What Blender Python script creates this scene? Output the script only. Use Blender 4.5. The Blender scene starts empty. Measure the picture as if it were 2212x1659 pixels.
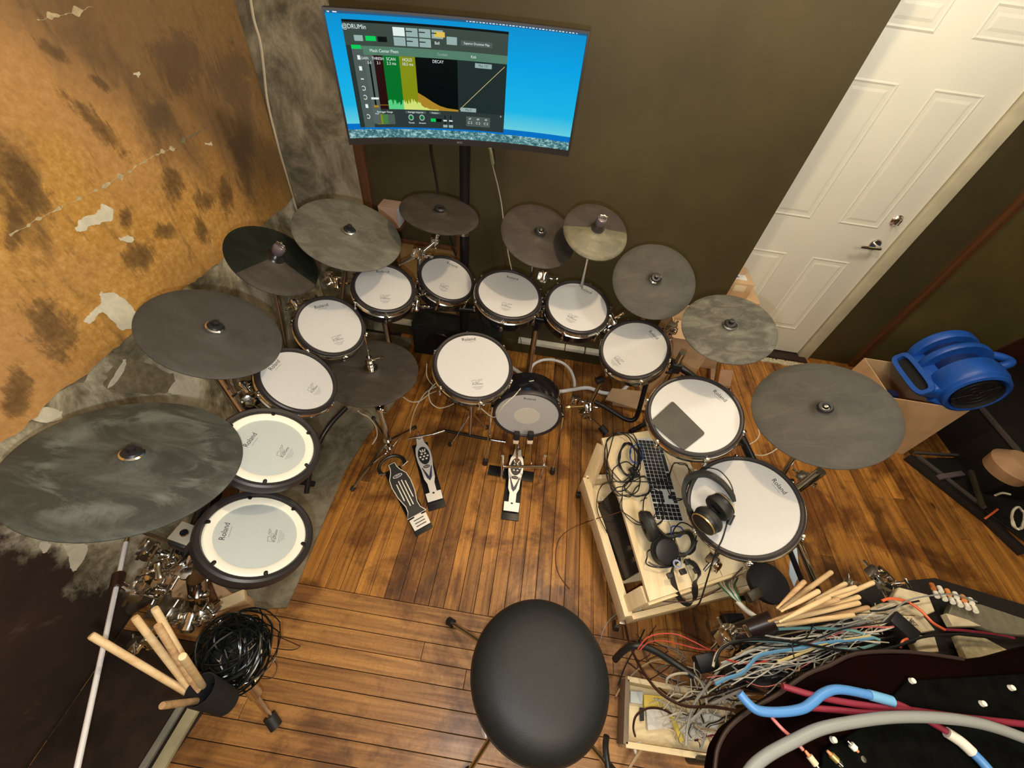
import bpy, bmesh, math, random
from mathutils import Vector, Matrix, Quaternion, noise
random.seed(7)
SC = bpy.context.scene
COL = SC.collection
# ------------------------------------------------------------------ camera
PITCH, ROLL, YAW, FL = 0.8363877, 0.1379139, -0.0296899, 860.0
CX, CY, CAMZ = 1106.0, 829.5, 1.95
_f = Vector((math.sin(YAW)*math.cos(PITCH), math.cos(YAW)*math.cos(PITCH), -math.sin(PITCH)))
_r0 = Vector((math.cos(YAW), -math.sin(YAW), 0)); _u0 = _r0.cross(_f)
_r = _r0*math.cos(ROLL) + _u0*math.sin(ROLL)
_u = -_r0*math.sin(ROLL) + _u0*math.cos(ROLL)
CAM = Vector((0, 0, CAMZ))
cd = bpy.data.cameras.new('camera'); cam = bpy.data.objects.new('camera', cd); COL.objects.link(cam)
cd.sensor_fit = 'HORIZONTAL'; cd.sensor_width = 36.0; cd.lens = FL/2212*36.0; cd.clip_start = 0.02
cam.matrix_world = Matrix(((_r.x, _u.x, -_f.x, CAM.x), (_r.y, _u.y, -_f.y, CAM.y), (_r.z, _u.z, -_f.z, CAM.z), (0, 0, 0, 1)))
SC.camera = cam
# ------------------------------------------------------------------ world, light, exposure
w = bpy.data.worlds.new('world'); SC.world = w; w.use_nodes = True
w.node_tree.nodes['Background'].inputs[0].default_value = (1.0, 0.86, 0.7, 1)
w.node_tree.nodes['Background'].inputs[1].default_value = 0.08
SC.view_settings.view_transform = 'Standard'; SC.view_settings.look = 'None'
SC.view_settings.exposure = 0.0; SC.view_settings.gamma = 1.0
try: SC.view_settings.use_curve_mapping = False
except Exception: pass
def light(name, kind, loc, power, color, size=0.1, rot=None, size_y=None):
    d = bpy.data.lights.new(name, kind); d.energy = power; d.color = color
    if kind == 'AREA':
        d.size = size
        if size_y: d.shape = 'RECTANGLE'; d.size_y = size_y
    else: d.shadow_soft_size = size
    o = bpy.data.objects.new(name, d); COL.objects.link(o); o.location = loc
    if rot: o.rotation_euler = rot
    return o
light('phone_flash', 'POINT', CAM - _u*0.085 - _r*0.03, 38.0, (0.93, 0.97, 1.0), 0.012)
light('ceiling_lamp', 'POINT', (0.45, 1.15, 2.5), 46.0, (1.0, 0.77, 0.50), 0.04)
light('rear_fill', 'AREA', (0.9, -0.6, 2.66), 40.0, (1.0, 0.86, 0.66), 0.9)  # added soft fill behind the camera, brightens the cart front; no actual fixture
light('door_fill', 'POINT', (1.62, 1.45, 2.55), 33.0, (1.0, 0.95, 0.84), 0.12)  # added fill light that lifts the white door, not a fixture of the room

# ------------------------------------------------------------------ pixel rays -> places in the room
def ray(px, py): return _f*FL + _r*(px-CX) - _u*(py-CY)
def Z(px, py, z):
    d = ray(px, py); return CAM + d*((z-CAMZ)/d.z)
def Yp(px, py, y):
    d = ray(px, py); return CAM + d*(y/d.y)
def Xp(px, py, x):
    d = ray(px, py); return CAM + d*(x/d.x)

# ------------------------------------------------------------------ materials
MATS = {}
class NT:
    def __init__(s, m):
        m.use_nodes = True; s.t = m.node_tree; s.n = s.t.nodes; s.l = s.t.links
        s.b = s.n['Principled BSDF']
    def node(s, typ, **kw):
        x = s.n.new(typ)
        for k, v in kw.items():
            if k.startswith('i_'): x.inputs[k[2:].replace('_', ' ')].default_value = v
            else: setattr(x, k, v)
        return x
    def link(s, a, b): s.l.new(a, b)
    def coords(s, scale=(1, 1, 1), kind='Object'):
        tc = s.node('ShaderNodeTexCoord'); mp = s.node('ShaderNodeMapping'); mp.inputs['Scale'].default_value = scale
        s.link(tc.outputs[kind], mp.inputs[0]); return mp.outputs[0]
    def world(s, scale=(1, 1, 1)):
        g = s.node('ShaderNodeNewGeometry'); mp = s.node('ShaderNodeMapping'); mp.inputs['Scale'].default_value = scale
        s.link(g.outputs['Position'], mp.inputs[0]); return mp.outputs[0]
    def noise(s, vec, scale, detail=4, rough=.6, dist=0):
        x = s.node('ShaderNodeTexNoise'); x.inputs['Scale'].default_value = scale; x.inputs['Detail'].default_value = detail
        x.inputs['Roughness'].default_value = rough; x.inputs['Distortion'].default_value = dist
        s.link(vec, x.inputs['Vector']); return x.outputs['Fac']
    def ramp(s, fac, stops, interp='LINEAR'):
        x = s.node('ShaderNodeValToRGB'); cr = x.color_ramp; cr.interpolation = interp
        while len(cr.elements) < len(stops): cr.elements.new(0.5)
        for e, (p, c) in zip(cr.elements, stops):
            e.position = p; e.color = (c, c, c, 1) if isinstance(c, (int, float)) else (*c, 1)
        s.link(fac, x.inputs[0]); return x.outputs[0]
    def mix(s, fac, a, b, mode='MIX'):
        x = s.node('ShaderNodeMix'); x.data_type = 'RGBA'; x.blend_type = mode
        for sock, v in ((x.inputs[0], fac), (x.inputs[6], a), (x.inputs[7], b)):
            if hasattr(v, 'links') or hasattr(v, 'is_linked'): s.link(v, sock)
            elif isinstance(v, (int, float)): sock.default_value = v
            else: sock.default_value = (*v, 1)
        return x.outputs[2]
    def bump(s, h, strength=.3, dist=.002):
        x = s.node('ShaderNodeBump'); x.inputs['Strength'].default_value = strength; x.inputs['Distance'].default_value = dist
        s.link(h, x.inputs['Height']); s.link(x.outputs[0], s.b.inputs['Normal'])
def new(name):
    m = bpy.data.materials.new(name); MATS[name] = m; return m, NT(m)
def mat(name, col, rough=.5, metal=0., var=0., vscale=20, bump=0., bscale=80, coat=0., spec=.5, world=False, trans=0., alpha=1.):
    if name in MATS: return MATS[name]
    m, t = new(name); b = t.b
    b.inputs['Base Color'].default_value = (*col, 1); b.inputs['Roughness'].default_value = rough
    b.inputs['Metallic'].default_value = metal; b.inputs['Coat Weight'].default_value = coat
    b.inputs['Specular IOR Level'].default_value = spec
    if trans: b.inputs['Transmission Weight'].default_value = trans
    if var or bump:
        v = t.world() if world else t.coords()
        if var:
            n = t.noise(v, vscale, 5)
            lo = tuple(c*(1-var) for c in col); hi = tuple(min(1, c*(1+var)) for c in col)
            t.link(t.ramp(n, [(.3, lo), (.7, hi)]), b.inputs['Base Color'])
        if bump: t.bump(t.noise(v, bscale, 4), bump)
    return m
def emis(name, col, strength=1.):
    if name in MATS: return MATS[name]
    m, t = new(name); b = t.b
    b.inputs['Base Color'].default_value = (0, 0, 0, 1); b.inputs['Roughness'].default_value = .4; b.inputs['Specular IOR Level'].default_value = .05
    b.inputs['Emission Color'].default_value = (*col, 1); b.inputs['Emission Strength'].default_value = strength
    return m
chrome = mat('chrome', (.72, .70, .66), .14, 1.)
chromed = mat('dull_chrome', (.55, .52, .46), .3, 1.)
steel = mat('brushed_steel', (.55, .53, .50), .38, 1., bump=.1, bscale=200)
blackm = mat('black_metal', (.012, .012, .013), .35, .3)
blackp = mat('black_plastic', (.014, .014, .016), .42)
gloss = mat('black_gloss_shell', (.008, .008, .010), .12, 0., coat=.6)
rubber = mat('black_rubber', (.016, .015, .016), .55, bump=.1, bscale=300)
hoopm = mat('dark_hoop_rubber', (.022, .018, .019), .45)
brassy = mat('brass', (.75, .55, .25), .25, 1.)
silverw = mat('silver_white_plate', (.72, .70, .66), .38, .35)
whitep = mat('white_plastic', (.80, .79, .75), .4)
printm = mat('black_print', (.02, .02, .03), .6)
printg = mat('grey_print', (.22, .22, .24), .6)
pine = None

def wood_mat(name, light_c, dark_c, axis='x', rnd=.5, gscale=1., rough=.42, stain=0., coat=0.):
    m, t = new(name)
    sc = {'x': (1.2, 28, 28), 'y': (28, 1.2, 28), 'z': (28, 28, 1.2)}[axis]
    oi = t.node('ShaderNodeObjectInfo')
    co = t.world(tuple(s*gscale for s in sc))
    add = t.node('ShaderNodeVectorMath', operation='ADD'); t.link(co, add.inputs[0])
    mul = t.node('ShaderNodeVectorMath', operation='SCALE'); mul.inputs[0].default_value = (37, 17, 29)
    t.link(oi.outputs['Random'], mul.inputs['Scale']); t.link(mul.outputs[0], add.inputs[1])
    n = t.noise(add.outputs[0], 1.6, 8, .65, .6)
    c = t.ramp(n, [(.28, dark_c), (.46, tuple((a*1.2+b)/2.2 for a, b in zip(light_c, dark_c))), (.62, light_c), (.8, tuple(min(1, a*1.15) for a in light_c))])
    hv = t.ramp(oi.outputs['Random'], [(0, (1-rnd, (1-rnd)*.93, (1-rnd)*.85)), (.5, (1, 1, 1)), (1, (1-rnd*.45, 1-rnd*.5, 1-rnd*.6))])
    c = t.mix(1., c, hv, 'MULTIPLY')
    if stain:
        big = t.noise(t.world(), 3.2, 6, .68, .4)
        st = t.ramp(big, [(.40, (.34, .26, .2)), (.52, (1, 1, 1))])
        c = t.mix(stain, c, st, 'MULTIPLY')
        kn = t.node('ShaderNodeTexVoronoi'); kn.inputs['Scale'].default_value = 3.4
        ks = {'x': (.6, 1.7, 1), 'y': (1.7, .6, 1), 'z': (1, 1, 1)}[axis]
        t.link(t.world(ks), kn.inputs['Vector'])
        kk = t.ramp(kn.outputs['Distance'], [(.035, (.16, .09, .05)), (.065, (1, 1, 1))])
        c = t.mix(.9, c, kk, 'MULTIPLY')
        fn = t.noise(t.world(), 90, 3, .7)
        c = t.mix(.35, c, t.ramp(fn, [(.35, (.55, .5, .45)), (.6, (1, 1, 1))]), 'MULTIPLY')
    t.link(c, t.b.inputs['Base Color'])
    t.b.inputs['Roughness'].default_value = rough
    t.link(t.ramp(n, [(.3, rough+.18), (.7, rough)]), t.b.inputs['Roughness'])
    t.b.inputs['Coat Weight'].default_value = coat; t.b.inputs['Coat Roughness'].default_value = .25
    t.bump(n, .25, .001)
    return m
plank_y = wood_mat('floor_wood_lengthways', (.64, .285, .050), (.15, .046, .010), 'y', .55, stain=.9, coat=.15)
plank_x = wood_mat('floor_wood_crossways', (.57, .28, .078), (.19, .075, .020), 'x', .35, stain=.75, coat=.12)
pine = wood_mat('pine_board', (.90, .76, .50), (.74, .56, .30), 'y', .12, .5, .5)
pine_x = wood_mat('pine_board_cross', (.92, .78, .50), (.76, .58, .30), 'x', .12, .5, .5)
hickory = wood_mat('stick_wood', (.86, .66, .38), (.66, .44, .20), 'x', .3, .6, .45)
hickory_used = wood_mat('used_stick_wood', (.72, .48, .25), (.40, .22, .10), 'x', .4, .9, .5)
brownwood = wood_mat('brown_wood_trim', (.15, .060, .018), (.06, .022, .008), 'z', .2, 1, .5)
maroonw = mat('dark_maroon_leather', (.0040, .0008, .0005), .8, 0, .35, 6, .1, 160, spec=.03)

def MAPR(t, s, lo, hi):
    x = t.node('ShaderNodeMapRange'); x.inputs[1].default_value = lo; x.inputs[2].default_value = hi; t.link(s, x.inputs[0]); return x.outputs[0]
SMPX = [[(60,650),(95,615),(130,640),(160,720),(195,740),(165,775),(100,770),(60,745),(30,690)], [(257,530),(290,520),(345,530),(345,580),(300,605),(262,585)],
 [(255,445),(280,438),(296,465),(285,495),(255,490)], [(345,370),(375,360),(390,400),(395,430),(360,440)], [(330,490),(365,475),(390,500),(375,520),(340,515)],
 [(0,450),(45,455),(55,480),(40,545),(8,540)], [(310,55),(420,40),(470,110),(430,190),(400,200),(350,180),(310,130)], [(430,60),(530,90),(560,230),(510,260),(450,180)], [(490,200),(560,230),(545,370),(510,360)],
 [(130,195),(190,215),(285,320),(250,330),(190,290)], [(75,80),(120,90),(165,140),(120,140)], [(180,150),(230,175),(240,200),(200,180)], [(415,465),(440,470),(462,520),(445,535),(425,505)], [(470,380),(505,390),(500,480),(470,440)],
 [(10,780),(75,800),(70,880),(30,905),(0,880)], [(0,290),(70,340),(130,460),(80,480),(0,420)], [(410,430),(445,400),(470,440),(450,470)], [(320,215),(365,220),(370,270),(330,275)]]
SMEARS = []
for _p in SMPX:
    P_ = [Xp(a_, b_, -1.388) for a_, b_ in _p]; my_ = sum(q.y for q in P_)/len(P_); mz_ = sum(q.z for q in P_)/len(P_)
    syy = sum((q.y-my_)**2 for q in P_)/len(P_); szz = sum((q.z-mz_)**2 for q in P_)/len(P_); syz = sum((q.y-my_)*(q.z-mz_) for q in P_)/len(P_)
    an_ = .5*math.atan2(2*syz, syy-szz); tr_ = (syy+szz)/2; df_ = math.sqrt(((syy-szz)/2)**2+syz**2)
    SMEARS.append((my_, mz_, 1.45*math.sqrt(tr_+df_), 1.45*math.sqrt(max(1e-5, tr_-df_)), an_))
# orange plaster layer with dark trowelled smears
def plaster():
    m, t = new('orange_plaster')
    v = t.world()
    n1 = t.noise(t.world((1, 1.35, 0.62)), 3.0, 6, .62, .5)
    n2 = t.noise(v, 55, 4, .7)
    n3 = t.noise(t.world((1, 5, 1.1)), 5.5, 5, .6, .2)
    n4 = t.noise(v, 1.6, 3, .5)
    c = t.ramp(n2, [(.25, (.40, .200, .032)), (.5, (.58, .305, .060)), (.75, (.74, .44, .14))])
    c = t.mix(t.ramp(n4, [(.40, 0), (.62, .55)]), c, (.50, .27, .13))
    sm = t.ramp(n1, [(.56, 0), (.68, .75)])
    sm2 = t.ramp(n3, [(.60, 0), (.70, .45)])
    dk = t.ramp(n2, [(.3, (.075, .040, .010)), (.7, (.16, .088, .030))])
    c = t.mix(sm, c, dk); c = t.mix(sm2, c, dk)
    sep = t.node('ShaderNodeSeparateXYZ'); t.link(v, sep.inputs[0])
    wob = t.noise(t.world((1, 1, 1)), 9, 7, .75, .6); mpr = t.node('ShaderNodeMapping'); mpr.inputs['Rotation'].default_value = (.5, 0, 0); mpr.inputs['Scale'].default_value = (1, 70, 8); t.link(t.world(), mpr.inputs[0]); stria = t.noise(mpr.outputs[0], 1.2, 4, .6)
    mask = None
    for cy_, cz_, ry_, rz_, an_ in SMEARS:
        mp = t.node('ShaderNodeMapping', vector_type='TEXTURE'); mp.inputs['Location'].default_value = (0, cy_, cz_); mp.inputs['Rotation'].default_value = (an_, 0, 0); mp.inputs['Scale'].default_value = (1e6, ry_, rz_)
        t.link(v, mp.inputs[0]); ln = t.node('ShaderNodeVectorMath', operation='LENGTH'); t.link(mp.outputs[0], ln.inputs[0])
        if mask is None: mask = ln.outputs['Value']
        else:
            mn = t.node('ShaderNodeMath', operation='MINIMUM'); t.link(mask, mn.inputs[0]); t.link(ln.outputs['Value'], mn.inputs[1]); mask = mn.outputs[0]
    m1 = t.node('ShaderNodeMath', operation='MULTIPLY_ADD'); m1.inputs[1].default_value = 2.2; t.link(wob, m1.inputs[0]); t.link(mask, m1.inputs[2])
    m2 = t.node('ShaderNodeMath', operation='MULTIPLY_ADD'); m2.inputs[1].default_value = .9; t.link(stria, m2.inputs[0]); t.link(m1.outputs[0], m2.inputs[2])
    c = t.mix(t.ramp(MAPR(t, m2.outputs[0], 1.2, 3.4), [(.30, .82), (.42, .66), (.56, 0)]), c, dk)
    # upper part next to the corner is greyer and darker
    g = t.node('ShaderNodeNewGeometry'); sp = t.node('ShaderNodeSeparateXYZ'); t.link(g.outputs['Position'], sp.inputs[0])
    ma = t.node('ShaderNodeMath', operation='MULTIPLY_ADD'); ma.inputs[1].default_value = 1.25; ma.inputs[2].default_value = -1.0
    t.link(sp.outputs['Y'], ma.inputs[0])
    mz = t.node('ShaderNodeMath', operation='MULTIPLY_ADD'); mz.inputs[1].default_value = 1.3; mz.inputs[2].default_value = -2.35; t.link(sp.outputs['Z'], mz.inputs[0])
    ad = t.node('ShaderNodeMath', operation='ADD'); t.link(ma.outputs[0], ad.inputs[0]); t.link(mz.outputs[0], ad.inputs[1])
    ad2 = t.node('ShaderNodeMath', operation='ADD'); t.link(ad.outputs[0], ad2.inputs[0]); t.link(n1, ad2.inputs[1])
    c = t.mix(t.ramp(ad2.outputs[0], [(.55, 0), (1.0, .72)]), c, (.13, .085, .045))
    t.link(c, t.b.inputs['Base Color']); t.b.inputs['Roughness'].default_value = .85
    t.bump(t.noise(v, 30, 6, .7), .5, .004)
    return m
plasterm = plaster()
def grey_plaster(name, cols, dark=False):
    m, t = new(name); v = t.world()
    n1 = t.noise(t.world((1, 1, .7)), 5, 7, .68, .6); n2 = t.noise(v, 60, 4, .7)
    c = t.ramp(n1, [(.36, cols[0]), (.45, cols[1]), (.52, cols[2]), (.61, cols[3])])
    c = t.mix(.4, c, t.ramp(n2, [(.3, (.6, .58, .52)), (.65, (1, 1, 1))]), 'MULTIPLY')
    if dark:
        g = t.node('ShaderNodeNewGeometry'); sp = t.node('ShaderNodeSeparateXYZ'); t.link(g.outputs['Position'], sp.inputs[0])
        wob = t.noise(v, 7, 5, .7)
        ad = t.node('ShaderNodeMath', operation='MULTIPLY_ADD'); ad.inputs[1].default_value = .35; t.link(wob, ad.inputs[0]); t.link(sp.outputs['Y'], ad.inputs[2])
        c = t.mix(t.ramp(ad.outputs[0], [(.40, 1), (.48, 0)]), c, t.ramp(n1, [(.3, (.028, .014, .009)), (.6, (.045, .024, .014)), (.72, (.12, .085, .05))]))
    t.link(c, t.b.inputs['Base Color']); t.b.inputs['Roughness'].default_value = .85
    t.bump(n1, .4, .004); return m
lowerm = grey_plaster('grey_lime_plaster', [(.13, .11, .065), (.30, .265, .17), (.50, .46, .33), (.78, .72, .55)], True)
pillarm = grey_plaster('grey_concrete', [(.09, .078, .052), (.17, .150, .105), (.27, .24, .17), (.42, .38, .28)])
olive = mat('dark_olive_paint', (.056, .043, .014), .62, 0, .22, 2.5, .12, 120, world=True)
olive2 = mat('olive_paint_lighter', (.095, .075, .022), .6, 0, .25, 2.5, .12, 120, world=True)
doorm = mat('cream_white_door_paint', (.83, .81, .70), .42, 0, .03, 3, .03, 60)
framem = mat('cream_door_frame_paint', (.58, .53, .38), .5, 0, .12, 9, .15, 60)
cardm = mat('cardboard', (.62, .41, .23), .8, 0, .12, 8)
cementm = grey_plaster('grey_cement_sheet', [(.08, .066, .040), (.13, .112, .072), (.18, .155, .105), (.25, .22, .16)])
bluem = mat('blue_moulded_plastic', (.010, .085, .42), .42, 0, .25, 9, .1, 90)

# ------------------------------------------------------------------ mesh helpers
def setp(o, label=None, cat=None, group=None, kind=None):
    if label: o['label'] = label
    if cat: o['category'] = cat
    if group: o['group'] = group
    if kind: o['kind'] = kind
    return o
def link(name, me, parent=None, mx=None):
    o = bpy.data.objects.new(name, me); COL.objects.link(o)
    if parent is not None: o.parent = parent
    if mx is not None: o.matrix_basis = mx
    return o
def fin(name, bm, m, parent=None, smooth=True, mx=None, angle=40):
    me = bpy.data.meshes.new(name)
    bm.normal_update()
    if smooth:
        for f in bm.faces: f.smooth = True
        a = math.radians(angle)
        for e in bm.edges:
            if len(e.link_faces) == 2 and e.calc_face_angle(0) > a: e.smooth = False
    bm.to_mesh(me); bm.free()
    for x in (m if isinstance(m, (list, tuple)) else [m]): me.materials.append(x)
    return link(name, me, parent, mx)
def empty(name, mx, label, cat, group=None):
    o = bpy.data.objects.new(name, None); COL.objects.link(o); o.empty_display_size = .05
    o.matrix_world = mx if isinstance(mx, Matrix) else Matrix.Translation(mx)
    return setp(o, label, cat, group)
def frame(o, z, y=None):
    z = Vector(z).normalized(); y = Vector(y) if y is not None else Vector((0, 1, 0))
    y = y - z*y.dot(z)
    if y.length < 1e-4: y = Vector((1, 0, 0)) - z*z.x
    y.normalize(); x = y.cross(z); o = Vector(o)
    return Matrix(((x.x, y.x, z.x, o.x), (x.y, y.y, z.y, o.y), (x.z, y.z, z.z, o.z), (0, 0, 0, 1)))
I4 = Matrix.Identity(4)
def a_box(bm, c, s, mx=I4, bevel=0.):
    c = Vector(c); hx, hy, hz = s[0]/2, s[1]/2, s[2]/2
    vs = [bm.verts.new(mx @ (c + Vector((x*hx, y*hy, z*hz)))) for x in (-1, 1) for y in (-1, 1) for z in (-1, 1)]
    fs = [(0, 1, 3, 2), (4, 6, 7, 5), (0, 4, 5, 1), (2, 3, 7, 6), (0, 2, 6, 4), (1, 5, 7, 3)]
    F = [bm.faces.new([vs[i] for i in q]) for q in fs]
    if bevel:
        es = list({e for f in F for e in f.edges})
        bmesh.ops.bevel(bm, geom=es, offset=bevel, segments=2, affect='EDGES', profile=.6)
    return bm
def a_lathe(bm, prof, n=40, mx=I4, closed=False):
    rings = []
    for r, z in prof:
        if r < 1e-6: rings.append([bm.verts.new(mx @ Vector((0, 0, z)))])
        else: rings.append([bm.verts.new(mx @ Vector((r*math.cos(2*math.pi*i/n), r*math.sin(2*math.pi*i/n), z))) for i in range(n)])
    seq = list(zip(rings, rings[1:])) + ([(rings[-1], rings[0])] if closed else [])
    for a, b in seq:
        for i in range(n):
            j = (i+1) % n
            if len(a) == 1 and len(b) == 1: continue
            if len(a) == 1: bm.faces.new((a[0], b[j], b[i]))
            elif len(b) == 1: bm.faces.new((a[i], a[j], b[0]))
            else: bm.faces.new((a[i], a[j], b[j], b[i]))
    return bm
def spline(pts, seg=6):
    P = [Vector(p) for p in pts]
    if len(P) < 3: return P
    out = []
    for i in range(len(P)-1):
        p0 = P[max(i-1, 0)]; p1 = P[i]; p2 = P[i+1]; p3 = P[min(i+2, len(P)-1)]
        for k in range(seg):
            s = k/seg; s2 = s*s; s3 = s2*s
            out.append(.5*((2*p1) + (p2-p0)*s + (2*p0-5*p1+4*p2-p3)*s2 + (3*p1-p0-3*p2+p3)*s3))
    out.append(P[-1]); return out
def a_tube(bm, pts, r, n=8, smooth=0, cap=True, r2=None):
    P = spline(pts, smooth) if smooth else [Vector(p) for p in pts]
    Q = [P[0]]
    for p in P[1:]:
        if (p-Q[-1]).length > 1e-5: Q.append(p)
    P = Q
    if len(P) < 2: return bm
    T = []
    for i in range(len(P)):
        T.append(((P[min(i+1, len(P)-1)] - P[max(i-1, 0)])).normalized())
    up = Vector((0, 0, 1)) if abs(T[0].z) < .9 else Vector((1, 0, 0))
    N = (up - T[0]*up.dot(T[0])).normalized(); rings = []
    for i, p in enumerate(P):
        N = (N - T[i]*N.dot(T[i]))
        N = N.normalized() if N.length > 1e-5 else T[i].orthogonal().normalized()
        B = T[i].cross(N); rr = r if r2 is None else r + (r2-r)*i/(len(P)-1)
        rings.append([bm.verts.new(p + (N*math.cos(2*math.pi*k/n) + B*math.sin(2*math.pi*k/n))*rr) for k in range(n)])
    for a, b in zip(rings, rings[1:]):
        for k in range(n): bm.faces.new((a[k], a[(k+1) % n], b[(k+1) % n], b[k]))
    if cap: bm.faces.new(rings[0][::-1]); bm.faces.new(rings[-1])
    return bm
def a_prism(bm, poly, z0, z1, mx=I4):
    a = [bm.verts.new(mx @ Vector((x, y, z0))) for x, y in poly]; b = [bm.verts.new(mx @ Vector((x, y, z1))) for x, y in poly]
    n = len(poly)
    bm.faces.new(a[::-1]); bm.faces.new(b)
    for i in range(n): bm.faces.new((a[i], a[(i+1) % n], b[(i+1) % n], b[i]))
    return bm
def circ(n, rx, ry=None, c=(0, 0), a0=0, a1=2*math.pi):
    ry = rx if ry is None else ry
    e = n if abs(a1-a0-2*math.pi) < 1e-6 else n-1
    return [(c[0]+rx*math.cos(a0+(a1-a0)*i/e), c[1]+ry*math.sin(a0+(a1-a0)*i/e)) for i in range(n)]
def box(name, c, s, m, parent=None, mx=I4, bevel=0.):
    return fin(name, a_box(bmesh.new(), c, s, mx, bevel), m, parent)
def tube(name, pts, r, m, parent=None, n=8, smooth=0, r2=None):
    return fin(name, a_tube(bmesh.new(), pts, r, n, smooth, True, r2), m, parent)
def lathe(name, prof, m, parent=None, n=40, mx=I4, closed=False):
    return fin(name, a_lathe(bmesh.new(), prof, n, mx, closed), m, parent)
def prism(name, poly, z0, z1, m, parent=None, mx=I4):
    return fin(name, a_prism(bmesh.new(), poly, z0, z1, mx), m, parent)
_tc = {}
def text_mesh(s, size, shear=0., ext=0.0):
    key = (s, size, shear)
    if key in _tc: return _tc[key]
    c = bpy.data.curves.new('lettering', 'FONT'); c.body = s; c.size = size; c.align_x = 'CENTER'; c.align_y = 'CENTER'
    c.shear = shear; c.extrude = ext; c.resolution_u = 3
    o = bpy.data.objects.new('lettering', c); COL.objects.link(o)
    bpy.context.view_layer.update()
    me = bpy.data.meshes.new_from_object(o.evaluated_get(bpy.context.evaluated_depsgraph_get()))
    bpy.data.objects.remove(o); bpy.data.curves.remove(c)
    _tc[key] = me; return me
def text(name, s, size, m, parent, mx, shear=0., bold=0.):
    me = text_mesh(s, size, shear).copy(); me.materials.clear(); me.materials.append(m)
    return link(name, me, parent, mx)
def T(x, y, z): return Matrix.Translation((x, y, z))
def RZ(a): return Matrix.Rotation(a, 4, 'Z')
def RX(a): return Matrix.Rotation(a, 4, 'X')
def RY(a): return Matrix.Rotation(a, 4, 'Y')
# ================================================================== ROOM
XL, YB, XE, YD = -1.394, 2.09, 1.10, 2.527
XR, YF, ZC = 3.9, -1.2, 2.75
def struct(o, kind='structure'): o['kind'] = kind; return o
fl = struct(box('floor', ((XL+XR)/2, (YF+YD+.1)/2, -.04), (XR-XL+.2, YD-YF+.3, .05), mat('subfloor_dark', (.02, .011, .006), .8)))
rnd = random.Random(3)
unit = {}
def board(w, l, axis):
    key = (round(w, 4), round(l, 3), axis)
    if key not in unit:
        bm = a_box(bmesh.new(), (0, 0, -.006), ((w, l, .012) if axis == 'y' else (l, w, .012)), bevel=.0012)
        me = bpy.data.meshes.new('plank')
        bm.to_mesh(me); bm.free(); me.materials.append(plank_y if axis == 'y' else plank_x); unit[key] = me
    return unit[key]
PW = .0655
x = XL + .5; k = 0
SEAM = .405
while x < XR - .02:
    y = SEAM; 
    cuts = [SEAM]
    yy = SEAM + rnd.uniform(.5, 1.9)
    yend = YB if x < XE else YD
    while yy < yend - .35: cuts.append(yy); yy += rnd.uniform(.9, 1.7)
    cuts.append(yend)
    for a, b in zip(cuts, cuts[1:]):
        l = round((b-a)*20)/20 if b != yend else b-a
        b2 = b
        o = link('plank', board(PW-.0022, round(b-a-.002, 3), 'y'), fl, T(x+PW/2, (a+b2)/2, rnd.uniform(-.0008, .0008)))
        k += 1
    x += PW
PX = .0655
y = SEAM - PX
while y > YF:
    cuts = [XL]; xx = XL + rnd.uniform(.4, 2.2)
    while xx < XR-.4: cuts.append(xx); xx += rnd.uniform(1.2, 2.4)
    cuts.append(XR)
    for a, b in zip(cuts, cuts[1:]):
        link('plank', board(PX-.0022, round(b-a-.002, 3), 'x'), fl, T((a+b)/2, y+PX/2, rnd.uniform(-.0008, .0008)))
    y -= PX
# left wall : lower lime plaster, upper orange layer standing proud
wl = struct(box('wall_left', (XL-.06, (YF+YB)/2, ZC/2), (.10, YB-YF+.1, ZC), lowerm))
def wallmx(x0):  # local x -> world y, local y -> world z, local z -> world +x
    return Matrix(((0, 0, 1, x0), (1, 0, 0, 0), (0, 1, 0, 0), (0, 0, 0, 1)))
pts = []
n = 150
for i in range(n+1):
    yy = YF + (YB-YF)*i/n
    pts.append((yy, .895 + .018*noise.noise((yy*9, 3, 1)) + .010*noise.noise((yy*40, 1, 2))))
pts += [(YB, ZC), (YF, ZC)]
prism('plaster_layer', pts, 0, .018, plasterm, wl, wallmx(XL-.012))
whitepl = mat('bare_white_plaster', (.74, .70, .54), .85, 0, .12, 30)
darkpl = mat('dark_trowel_smear', (.115, .068, .022), .9, 0, .45, 45)
greysm = mat('grey_trowel_smear', (.24, .20, .12), .9, 0, .3, 40)
creampl = mat('cream_crack_filler', (.56, .47, .28), .85, 0, .3, 60)
def patch(pxs, m, jitter=.006, x0=XL+.0065, name='plaster_patch', parent=None, th=.0015, mxf=None, sub=5):
    P = [Xp(a, b, x0) for a, b in pxs]; P = P[-1:] + P + P[:2]; S = spline(P, 4)[4:-4]; P = [(p.y, p.z) for p in S[:-1]]; sub = 2
    out = []
    for i in range(len(P)):
        a = Vector(P[i]); b = Vector(P[(i+1) % len(P)])
        for k in range(sub):
            q = a.lerp(b, k/sub); j = noise.noise_vector((q.x*28, q.y*28, i*3.1))
            out.append((q.x + j.x*jitter*2, q.y + j.y*jitter*2))
    return prism(name, out, 0, th, m, parent or wl, wallmx(x0))
for p in ([(163,498),(180,500),(200,485),(240,478),(243,455),(222,443),(205,463),(178,470)], [(184,690),(196,698),(222,675),(262,712),(295,700),(292,672),(262,642),(240,633),(214,632),(218,652)],
          [(258,515),(275,508),(290,520),(276,523)], [(288,160),(301,156),(301,168)], [(443,312),(455,307),(456,314)]):
    patch(p, whitepl, .004)
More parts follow.
